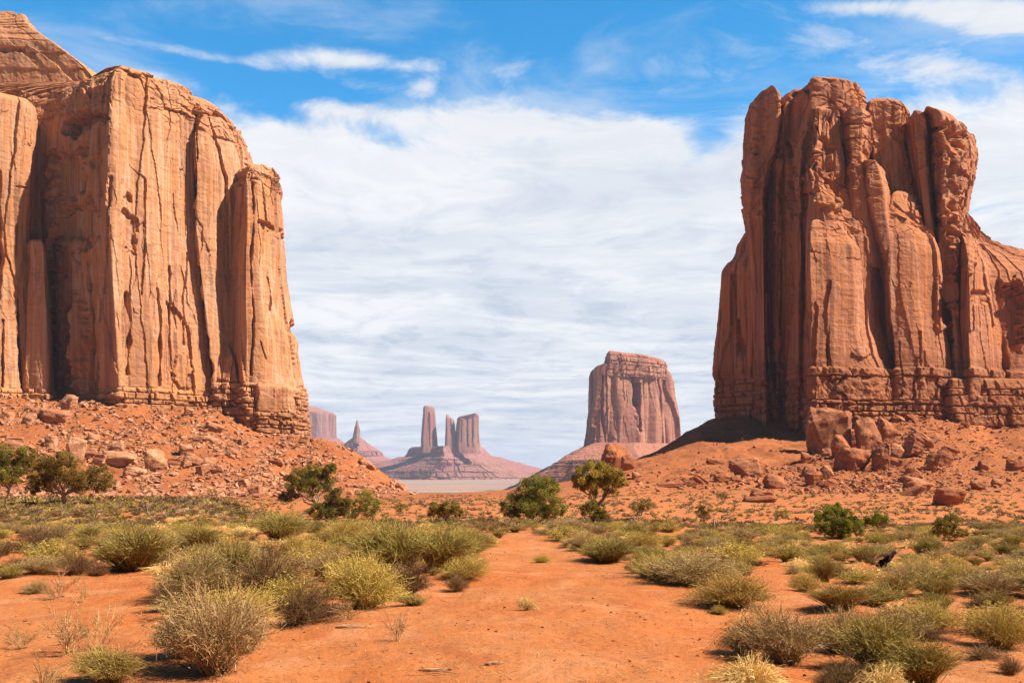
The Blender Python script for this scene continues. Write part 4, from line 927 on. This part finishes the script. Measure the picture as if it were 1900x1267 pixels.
# the scrub field: individual shrubs, thinning out on the track and the bare patches
def bare(u, v):
    tw = np.interp(v, [984, 1000, 1050, 1100, 1150, 1200, 1267], [0.1, 55, 125, 215, 340, 400, 430]); tcn = np.interp(v, [975, 1000, 1050, 1100, 1150, 1200, 1267], [975, 975, 1000, 1085, 1010, 960, 960])
    b = sstep(np.abs(u - tcn), tw * .95, tw * 1.08)
    b = b * (1 - sstep(np.hypot((u - 90) / 210, (v - 1150) / 85), 1.15, .9)) * (1 - .9 * sstep(np.hypot((u - 1450) / 170, (v - 1110) / 42), 1.1, .8)) * (1 - .9 * sstep(np.hypot((u - 1300) / 160, (v - 1180) / 70), 1.1, .8))
    b = b * (1 - .8 * sstep(np.hypot((u - 200) / 170, (v - 1090) / 25), 1.2, .9)) * (1 - .8 * sstep(np.hypot((u - 60) / 120, (v - 1045) / 14), 1.2, .9)) * (1 - .85 * sstep(np.hypot((u - 1780) / 130, (v - 1130) / 22), 1.2, .9))
    return b * np.interp(v, [960, 1040, 1090, 1130, 1180], [.95, .8, .45, .18, .05])
n_try = 26000; ru = R.uniform(-60, 1960, n_try); ry = np.sqrt(R.uniform(15 ** 2, 86 ** 2, n_try)); rx = (ru - U0) * ry / F
rz_ = ground_z(rx, ry); rv = V0 - (rz_ - CZ) * F / ry
cl = fbm(np.stack([rx * .22, ry * .22, 0 * rx], 1), 2, 120)
ok = (R.uniform(0, 1, n_try) < bare(ru, rv) * (0.30 + 0.70 * sstep(cl, -.25, .2)) * np.where((ru > 560) & (ry > 56), 0, 1))
TB = [(0, 60, 922), (60, 185, 928), (520, 650, 960), (655, 702, 960), (795, 862, 964), (925, 1050, 964), (1062, 1160, 966), (1165, 1222, 955), (1288, 1324, 968), (1503, 1612, 997), (1605, 1645, 978), (1728, 1802, 999)]
cell = {}; field = []
for x, y, z, u, v, c_ in zip(rx[ok], ry[ok], rz_[ok], ru[ok], rv[ok], cl[ok]):
    w = R.choice([.45, .7, .95, 1.25], p=[.28, .34, .27, .11]) * R.uniform(.85, 1.15) * (1 if y < 32 else .85 if y < 45 else .68)
    if any((x - a) ** 2 + (y - b) ** 2 < (r_ + w * .3) ** 2 for a, b, r_ in taken): continue
    if any(a <= u <= b and v - w * .6 * F / y < c - 6 for a, b, c in TB): continue
    ci, cj = int(x // 1.5), int(y // 1.5); near_ = [q2 for a in (-1, 0, 1) for b in (-1, 0, 1) for q2 in cell.get((ci + a, cj + b), [])]
    if any((x - a) ** 2 + (y - b) ** 2 < (.37 * (w + w2)) ** 2 for a, b, w2 in near_): continue
    cell.setdefault((ci, cj), []).append((x, y, w)); field.append((x, y, z, u, v, w))
field.sort(key=lambda f_: f_[1])
mix_names = ['sage', 'rabbit', 'ephedra', 'black', 'straw']; count = {k_: 0 for k_ in mix_names}; rest = []
for (x, y, z, u, v, w) in field:
    t_ = perlin(np.array([[x * .12, y * .12, 0]]), 130)[0]
    p_ = np.array([.26, .25, .20, .13, .16]) * np.array([1 + t_, 1 - t_, 1 + .5 * t_, 1 - .3 * t_, 1]); p_ = np.clip(p_, .01, 1); p_ /= p_.sum()
    kd = mix_names[R.choice(5, p=p_)]
    if count[kd] >= 290: rest.append((x, y, z, kd, w)); continue
    count[kd] += 1
    o = bpy.data.objects.new(NM[kd][0], proto_mid(kd, R.randint(4))); sc.collection.objects.link(o)
    o.location = (x, y, z - .01); o.rotation_euler = (R.uniform(-.08, .08), R.uniform(-.08, .08), R.uniform(0, 6.28)); o.scale = (w * R.uniform(.85, 1.2), w * R.uniform(.85, 1.2), w * R.uniform(.55, .9))
    z1 = 'left part' if u < 480 else 'centre left' if u < 960 else 'centre right' if u < 1420 else 'right part'
    z2 = 'nearer' if v > 1040 else 'middle' if v > 985 else 'farther'
    sz_ = 'small' if w < .6 else 'medium' if w < 1.0 else 'wide'
    tag(o, '%s %s, %s scrub, %s of the picture' % (sz_, NM[kd][1], z2, z1), 'shrub' if kd != 'straw' else 'grass tuft', NM[kd][0].replace('_', ' ') + ' bushes in the scrub field')
def tufts(name, label, items):
    parts = []
    for (x, y, z, kd, w) in items:
        K = KIND[kd]; n = 90 if y < 90 else 26 if y < 140 else 14; rr = R
        az = rr.uniform(0, 6.28, n); el = np.radians(75) * np.sqrt(rr.uniform(0, 1, n)); L = w * .56 * rr.uniform(.7, 1.05, n)
        d_ = np.stack([np.sin(el) * np.cos(az), np.sin(el) * np.sin(az), np.cos(el) * .7], 1)
        p0 = np.array([x, y, z]) + d_ * L[:, None] * rr.uniform(.0, .45, (n, 1)); p1 = np.array([x, y, z]) + d_ * L[:, None]
        s2 = np.cross(d_, rr.normal(size=(n, 3))); s2 /= np.linalg.norm(s2, axis=1)[:, None]; ww = (L * rr.uniform(.12, .26, n) * (.5 if y < 90 else 1))[:, None]
        V = np.stack([p0 - s2 * ww * .5, p0 + s2 * ww * .5, p1 + s2 * ww * .35, p1 - s2 * ww * .35], 1).reshape(-1, 3)
        parts.append((V, np.arange(n * 4).reshape(-1, 4), np.repeat(pal(rr, n, K['lf'] + K['st'][:2], .25) * rr.uniform(.55, 1.1) * np.array([1, 1, rr.uniform(1, 1.7)]), 4, 0)))
    V, Fc, T = cat3(parts); return tag(mesh_obj(name, V, Fc, M_leaf, tint=T), label, kind='stuff')
if rest: tufts('scrub', 'dense band of far low scrub beyond the individual bushes', rest)
def ds(u, y, z, v):
    band = np.exp(-((u - 950) / 260) ** 2) * sstep(v, 912, 925)
    right = sstep(u, 1000, 1250) * sstep(v, 850, 930) * .65
    left = sstep(u, 620, 420) * sstep(v, 918, 926)
    cc = fbm(np.stack([u * .01, v * .05, 0 * u], 1), 2, 140)
    return np.clip(band * .9 + right + left, 0.015, 1) * (z < 12) * (.45 + .55 * sstep(cc, -.3, .3)) * sstep(u, -100, 0)
pts = scatter(6500, -60, 2250, 82, 400, ds)
tufts('scrub', 'countless small bushes dotting the distant sand flats and slopes', [(x, y, z, ['sage', 'ephedra', 'black', 'ephedra', 'rabbit'][R.randint(5)], R.uniform(.5, 1.5) * (1 if y < 250 else .9)) for x, y, z, u in pts])

# ------------------------------------------------------------------ junipers and large bushes
def tube(P_list, r_list, sides=7):
    V, Fc, off = [], [], 0; P_list = np.array(P_list, float); n = len(P_list)
    t = np.gradient(P_list, axis=0); t /= np.linalg.norm(t, axis=1)[:, None] + 1e-9
    up = np.array([0.3, 0.9, 0.2]); a = np.cross(t, up); a /= np.linalg.norm(a, axis=1)[:, None] + 1e-9; b = np.cross(t, a)
    th = np.linspace(0, 2 * np.pi, sides, endpoint=False)
    rad = np.array(r_list)[:, None] * (1 + .18 * np.sin(th * 3 + P_list[:, 2:3] * 9))
    V = P_list[:, None] + rad[..., None] * (np.cos(th)[None, :, None] * a[:, None] + np.sin(th)[None, :, None] * b[:, None])
    return V.reshape(-1, 3), grid_faces(n, sides, True)
M_bark, qb = new_mat('juniper_bark')
bp = qb.n('ShaderNodeNewGeometry').outputs['Position']
bn = qb.noise(qb.vmul(bp, (26, 26, 5)), 1, 5, .6)
finish(qb, qb.mix(qb.ramp(bn, .35, .65), (.16, .10, .07), (.45, .34, .25)), .9, bn, .8, .03)
def tree(name, label, base, circles, cols, trunk_r=.10, cat='tree', dens=1.0, pale=False, Y=None, lean=None):
    p = hit(*base) if Y is None else Vector(at(float(base[0]), float(base[1]), Y)); s_ = p.y / F; rr = np.random.RandomState(int(base[0]))
    e = empty(name, p); tag(e, label, cat)
    C = np.array([[(u - base[0]) * s_, 0, (base[1] - v) * s_, r * s_ * 1.28] for u, v, r in circles])
    ext = max(.3, (C[:, 0].max() - C[:, 0].min()) * .5)
    C[:, 1] = rr.uniform(-.6, .6, len(C)) * ext
    parts = []
    tb = []; fork = np.array([C[:, 0].mean() * .35, 0, C[:, 2].mean() * .35])
    if lean is not None: fork = np.array([(lean[0] - base[0]) * s_, 0, (base[1] - lean[1]) * s_])
    def limb(a, b, r0, r1, n=7, wig=.07):
        t = np.linspace(0, 1, n)[:, None]; L = np.linalg.norm(b - a)
        Pp = a + (b - a) * t + np.array([0, 0, 1]) * (t * (1 - t)) * L * rr.uniform(-.1, .3) + rr.normal(size=(n, 3)) * wig * L * np.sin(t * np.pi)
        V, Fc = tube(Pp, r0 + (r1 - r0) * t[:, 0]); tb.append((V, Fc, np.ones((len(V), 3)) * .5)); return Pp
    H = trunk_r
    limb(np.array([0, 0, -.15]), fork, H * 1.25, H * .85, 8, .04)
    for c in C:
        tip = c[:3] + np.array([0, 0, .2 * c[3]])
        Pp = limb(fork, tip, H * .55, H * .12)
        for _ in range(3):
            a = Pp[rr.randint(3, 6)]; d_ = rr.normal(size=3); d_ /= np.linalg.norm(d_)
            limb(a, c[:3] + d_ * c[3] * .85, H * .2, H * .05, 5)
    for c in C:
        r = c[3]; nsub = int(10 + 16 * dens); nl = int(max(30, 0.32 * (r / s_) ** 2 * dens))
        d_ = rr.normal(size=(nsub, 3)); d_ /= np.linalg.norm(d_, axis=1)[:, None]; d_[:, 2] = d_[:, 2] * .85 + .1
        sub = c[:3] + d_ * r * rr.uniform(.45, 1.05, (nsub, 1)); sr = r * rr.uniform(.18, .36, nsub)
        for q_, r_ in zip(sub, sr):
            dd = rr.normal(size=(nl, 3)); dd /= np.linalg.norm(dd, axis=1)[:, None]
            P0 = q_ + dd * r_ * rr.uniform(.35, 1.0, (nl, 1)) ** .6
            cc = np.array(cols)[rr.randint(len(cols))] * rr.uniform(.7, 1.3) * np.array([2.05, 1.60, 1.0])
            parts.append(leaves(P0, np.clip(.062 * s_ / .026, .045, .13), rr, cc[None] * rr.uniform(.75, 1.25, (nl, 1)), 2.0, .65))
    V, Fc, T = cat3(tb); mesh_obj('trunk', V, Fc, M_bark, e, tint=T, smooth=True)
    V, Fc, T = cat3(parts); mesh_obj('crown', V, Fc, M_leaf, e, tint=T)
    return e
GR = [(.095, .105, .020), (.135, .135, .030), (.060, .070, .015), (.165, .150, .040)]
OL = [(.185, .150, .050), (.135, .115, .035), (.235, .185, .065), (.10, .09, .028)]
BR = [(.115, .155, .020), (.085, .115, .018), (.155, .18, .030)]
tree('juniper_tree', 'green juniper cut by the left edge behind the wide olive one', (14, 931), [(8, 856, 22), (34, 850, 20), (52, 860, 12), (2, 884, 20), (26, 884, 15), (-18, 870, 24), (40, 872, 10)], GR, .11)
tree('juniper_tree', 'wide olive brown juniper with a short forked trunk at the left', (118, 936), [(72, 878, 26), (102, 866, 27), (138, 872, 26), (168, 886, 22), (190, 897, 15), (58, 892, 16), (98, 888, 22), (150, 896, 20), (122, 890, 20), (172, 904, 11), (62, 906, 11)], OL, .16)
tree('juniper_tree', 'twisted juniper with a pale leaning trunk left of centre', (552, 964), [(560, 888, 18), (586, 880, 18), (612, 872, 11), (545, 907, 16), (578, 905, 18), (530, 924, 10), (600, 897, 14), (626, 914, 9), (612, 938, 18), (638, 936, 14), (592, 948, 14), (618, 955, 12), (640, 955, 12)], GR, .21, lean=(585, 938), dens=1.8)
tree('juniper_bush', 'vivid green juniper bush right of the twisted juniper', (681, 964), [(681, 926, 15), (693, 940, 12), (670, 948, 12), (686, 955, 11), (664, 935, 8)], BR, .06, cat='bush')
tree('juniper_bush', 'very small dark bush between the two green junipers', (742, 955), [(740, 944, 8), (747, 940, 7)], GR, .03, cat='bush')
tree('juniper_bush', 'low green bush with a bleached stem left of the big juniper', (828, 968), [(813, 946, 12), (833, 944, 12), (852, 953, 8), (800, 950, 8), (845, 942, 7), (822, 955, 9)], GR, .07, cat='bush')
tree('juniper_tree', 'big rounded juniper without visible trunk, centre of the picture', (988, 968), [(1000, 905, 21), (1024, 906, 16), (976, 915, 21), (1014, 930, 23), (958, 935, 19), (986, 944, 22), (940, 948, 13), (1036, 948, 13), (1018, 953, 14), (960, 954, 12)], [(.135, .145, .030), (.10, .11, .024), (.19, .165, .042), (.08, .10, .02)], .14, dens=1.2)
tree('juniper_tree', 'lone juniper tree with a clear trunk and mushroom crown', (1103, 970), [(1086, 886, 20), (1112, 875, 21), (1138, 889, 16), (1104, 898, 21), (1134, 905, 14), (1078, 902, 10), (1152, 896, 9)], [(.22, .19, .050), (.165, .150, .038), (.27, .225, .065), (.12, .12, .028)], .13, dens=1.2)
tree('juniper_bush', 'dark bush growing around the trunk of the mushroom crowned tree', (1101, 972), [(1096, 940, 11), (1086, 948, 9), (1114, 950, 11), (1104, 958, 9), (1120, 960, 7)], GR, .05, cat='bush')
tree('juniper_bush', 'small rounded bush on the open sand right of the lone tree', (1190, 957), [(1180, 940, 11), (1195, 934, 11), (1209, 941, 9), (1190, 946, 8)], [(.13, .125, .04), (.18, .155, .05), (.10, .10, .03)], .12, cat='bush')
tree('juniper_bush', 'small dark bush on the sand with a dead stick beside it', (1306, 970), [(1300, 952, 9), (1310, 945, 9), (1312, 958, 8), (1302, 942, 5)], [(.12, .12, .04), (.16, .14, .05)], .08, cat='bush')
tree('juniper_bush', 'largest deep green bush on the right side of the scrub', (1557, 1000), [(1528, 962, 15), (1550, 955, 17), (1574, 964, 16), (1524, 980, 14), (1555, 980, 18), (1588, 976, 14), (1600, 988, 9), (1570, 988, 11), (1538, 990, 9)], [(.10, .125, .022), (.075, .095, .018), (.14, .15, .032)], .06, cat='bush', dens=1.2)
tree('juniper_bush', 'bright green bush just right of the largest deep green bush', (1626, 980), [(1618, 962, 12), (1634, 964, 11), (1612, 968, 9), (1640, 970, 7), (1626, 970, 9)], BR, .05, cat='bush')
tree('juniper_bush', 'olive pointed bush toward the right edge of the scrub', (1760, 1002), [(1750, 975, 14), (1768, 970, 13), (1744, 989, 13), (1774, 988, 14), (1790, 990, 8), (1760, 960, 7)], [(.17, .155, .055), (.13, .12, .04), (.21, .18, .065)], .05, cat='bush')
tree('juniper_bush', 'little round bush at the foot of the left rubble slope', (393, 922), [(390, 915, 7), (397, 914, 6)], GR, .06, cat='bush')
tree('juniper_bush', 'small grey bush on the slope above the dark bush', (1338, 926), [(1334, 919, 6), (1341, 919, 6)], GR, .06, cat='bush')
tree('juniper_bush', 'light green small bush left of the table rock shadow', (1452, 962), [(1445, 954, 8), (1458, 954, 8)], [(.2, .2, .06), (.15, .16, .045)], .05, cat='bush')

# ------------------------------------------------------------------ burnt stump, snag, sticks
M_char, qc = new_mat('charred_wood')
finish(qc, qc.mix(qc.noise(qc.n('ShaderNodeNewGeometry').outputs['Position'], 14, 4), (.018, .010, .007), (.05, .022, .014)), .85)
p = hit(1640, 1062); parts = []
for (a, b, r0, r1) in [((0, 0, -.1), (-.05, 0, .28), .13, .10), ((-.05, 0, .2), (.18, .02, .42), .10, .07), ((-.05, 0, .15), (-.25, -.05, .2), .07, .03), ((.1, 0, .3), (.30, .03, .52), .09, .05), ((0, 0, .1), (.24, -.08, .05), .06, .02)]:
    t = np.linspace(0, 1, 8)[:, None]; Pp = np.array(a) + (np.array(b) - np.array(a)) * t + R.normal(size=(8, 3)) * .018
    V, Fc = tube(Pp, (r0 + (r1 - r0) * t[:, 0]) * R.uniform(.8, 1.25, 8), 9); parts.append((V, Fc, np.zeros((len(V), 3))))
V, Fc, T = cat3(parts); st_ = mesh_obj('burnt_stump', V, Fc, M_char, smooth=True); st_.location = p; st_.scale = (.85, .85, .95)
tag(st_, 'black burnt stump poking up among the shrubs on the right', 'stump')
p = hit(1326, 985); parts = []
for (a, b, r0, r1) in [((0, 0, -.05), (-.05, 0, .5), .05, .02), ((0, 0, .05), (.35, 0, .12), .03, .015), ((0, 0, .1), (-.2, 0, .3), .03, .012)]:
    V, Fc = tube([a, tuple(np.mean([a, b], 0) + .02), b], [r0, (r0 + r1) / 2, r1]); parts.append((V, Fc, np.zeros((len(V), 3))))
V, Fc, T = cat3(parts); sn = mesh_obj('dead_snag', V, Fc, M_bark, smooth=True); sn.location = p
tag(sn, 'short dead upright snag on the sand below the small dark bush', 'dead wood')
M_dry, qd = new_mat('dry_sticks'); finish(qd, (.40, .26, .16, 1), .85)
for (u, v, L_, lab, n) in [(815, 1245, 90, 'dry forked branch lying on the sand at the bottom centre', 5), (650, 1165, 75, 'bleached stick lying under the fan shaped ochre brush', 4), (905, 1238, 60, 'thin brown twigs lying right of the forked branch', 4),
                      (1000, 990, 24, 'grey stick lying across the far end of the track', 3), (1830, 1130, 50, 'pale dry sticks on the sand near the right edge', 5)]:
    p = hit(u, v); s_ = p.y / F; parts = []
    for i in range(n):
        a = R.uniform(-.6, .6); x0 = R.uniform(-.5, .1) * L_ * s_; l = L_ * s_ * R.uniform(.4, .9)
        t = np.linspace(0, 1, 7); Pp = np.stack([x0 + l * t * math.cos(a), l * t * math.sin(a) + R.normal(size=7) * .01, .012 + .03 * np.sin(t * 3.1) * R.uniform(0, 1) + 0 * t], 1)
        V, Fc = tube(Pp, .009 * (1.1 - t) + .002, 5); parts.append((V, Fc, np.zeros((len(V), 3))))
    V, Fc, T = cat3(parts); o = mesh_obj('fallen_branch', V, Fc, M_dry); o.location = p; tag(o, lab, 'branch')
n = 3800; pts = scatter(n, 0, 1900, 10.5, 50, lambda u, y, z, v: sstep(y, 75, 10)); P0 = np.array([q_[:3] for q_ in pts]); a = R.uniform(0, 6.28, n)
d_ = np.stack([np.cos(a), np.sin(a), R.uniform(0, .12, n)], 1); L = R.uniform(.03, .16, n)[:, None]; P0[:, 2] += .008
Pt = np.stack([P0, P0 + d_ * L * .5 + R.normal(size=(n, 3)) * .008, P0 + d_ * L], 1)
V, Fc, T = ribbons(Pt, np.full((n, 3), .006), R, pal(R, n, [(.55, .40, .22), (.30, .17, .10), (.68, .52, .32)]), cross=np.array([0, 0, 1.]))
tag(mesh_obj('twig_litter', V, Fc, M_twig, tint=T), 'short dry twigs and grass bits littering the sand', kind='stuff')
# ------------------------------------------------------------------ haze: pale even air round the whole scene
hv = np.array([[x, y, z] for z in (-52.0, 400.0) for (x, y) in ((-26000, -40), (26000, -40), (26000, 26500), (-26000, 26500))], float)
hm = bpy.data.materials.new('haze_air'); hm.use_nodes = True; q = NG(hm.node_tree)
vol = q.n('ShaderNodeVolumePrincipled', {'Color': (0.70, 0.78, 1.0, 1), 'Density': 0.000045, 'Anisotropy': 0.0})
q.n('ShaderNodeOutputMaterial', {1: vol.outputs[0]})
hz = mesh_obj('haze', hv, np.array([[0, 3, 2, 1], [4, 5, 6, 7], [0, 1, 5, 4], [1, 2, 6, 5], [2, 3, 7, 6], [3, 0, 4, 7]]), hm)
tag(hz, kind='stuff'); hz['label'] = 'thin pale air fading the far mesas'
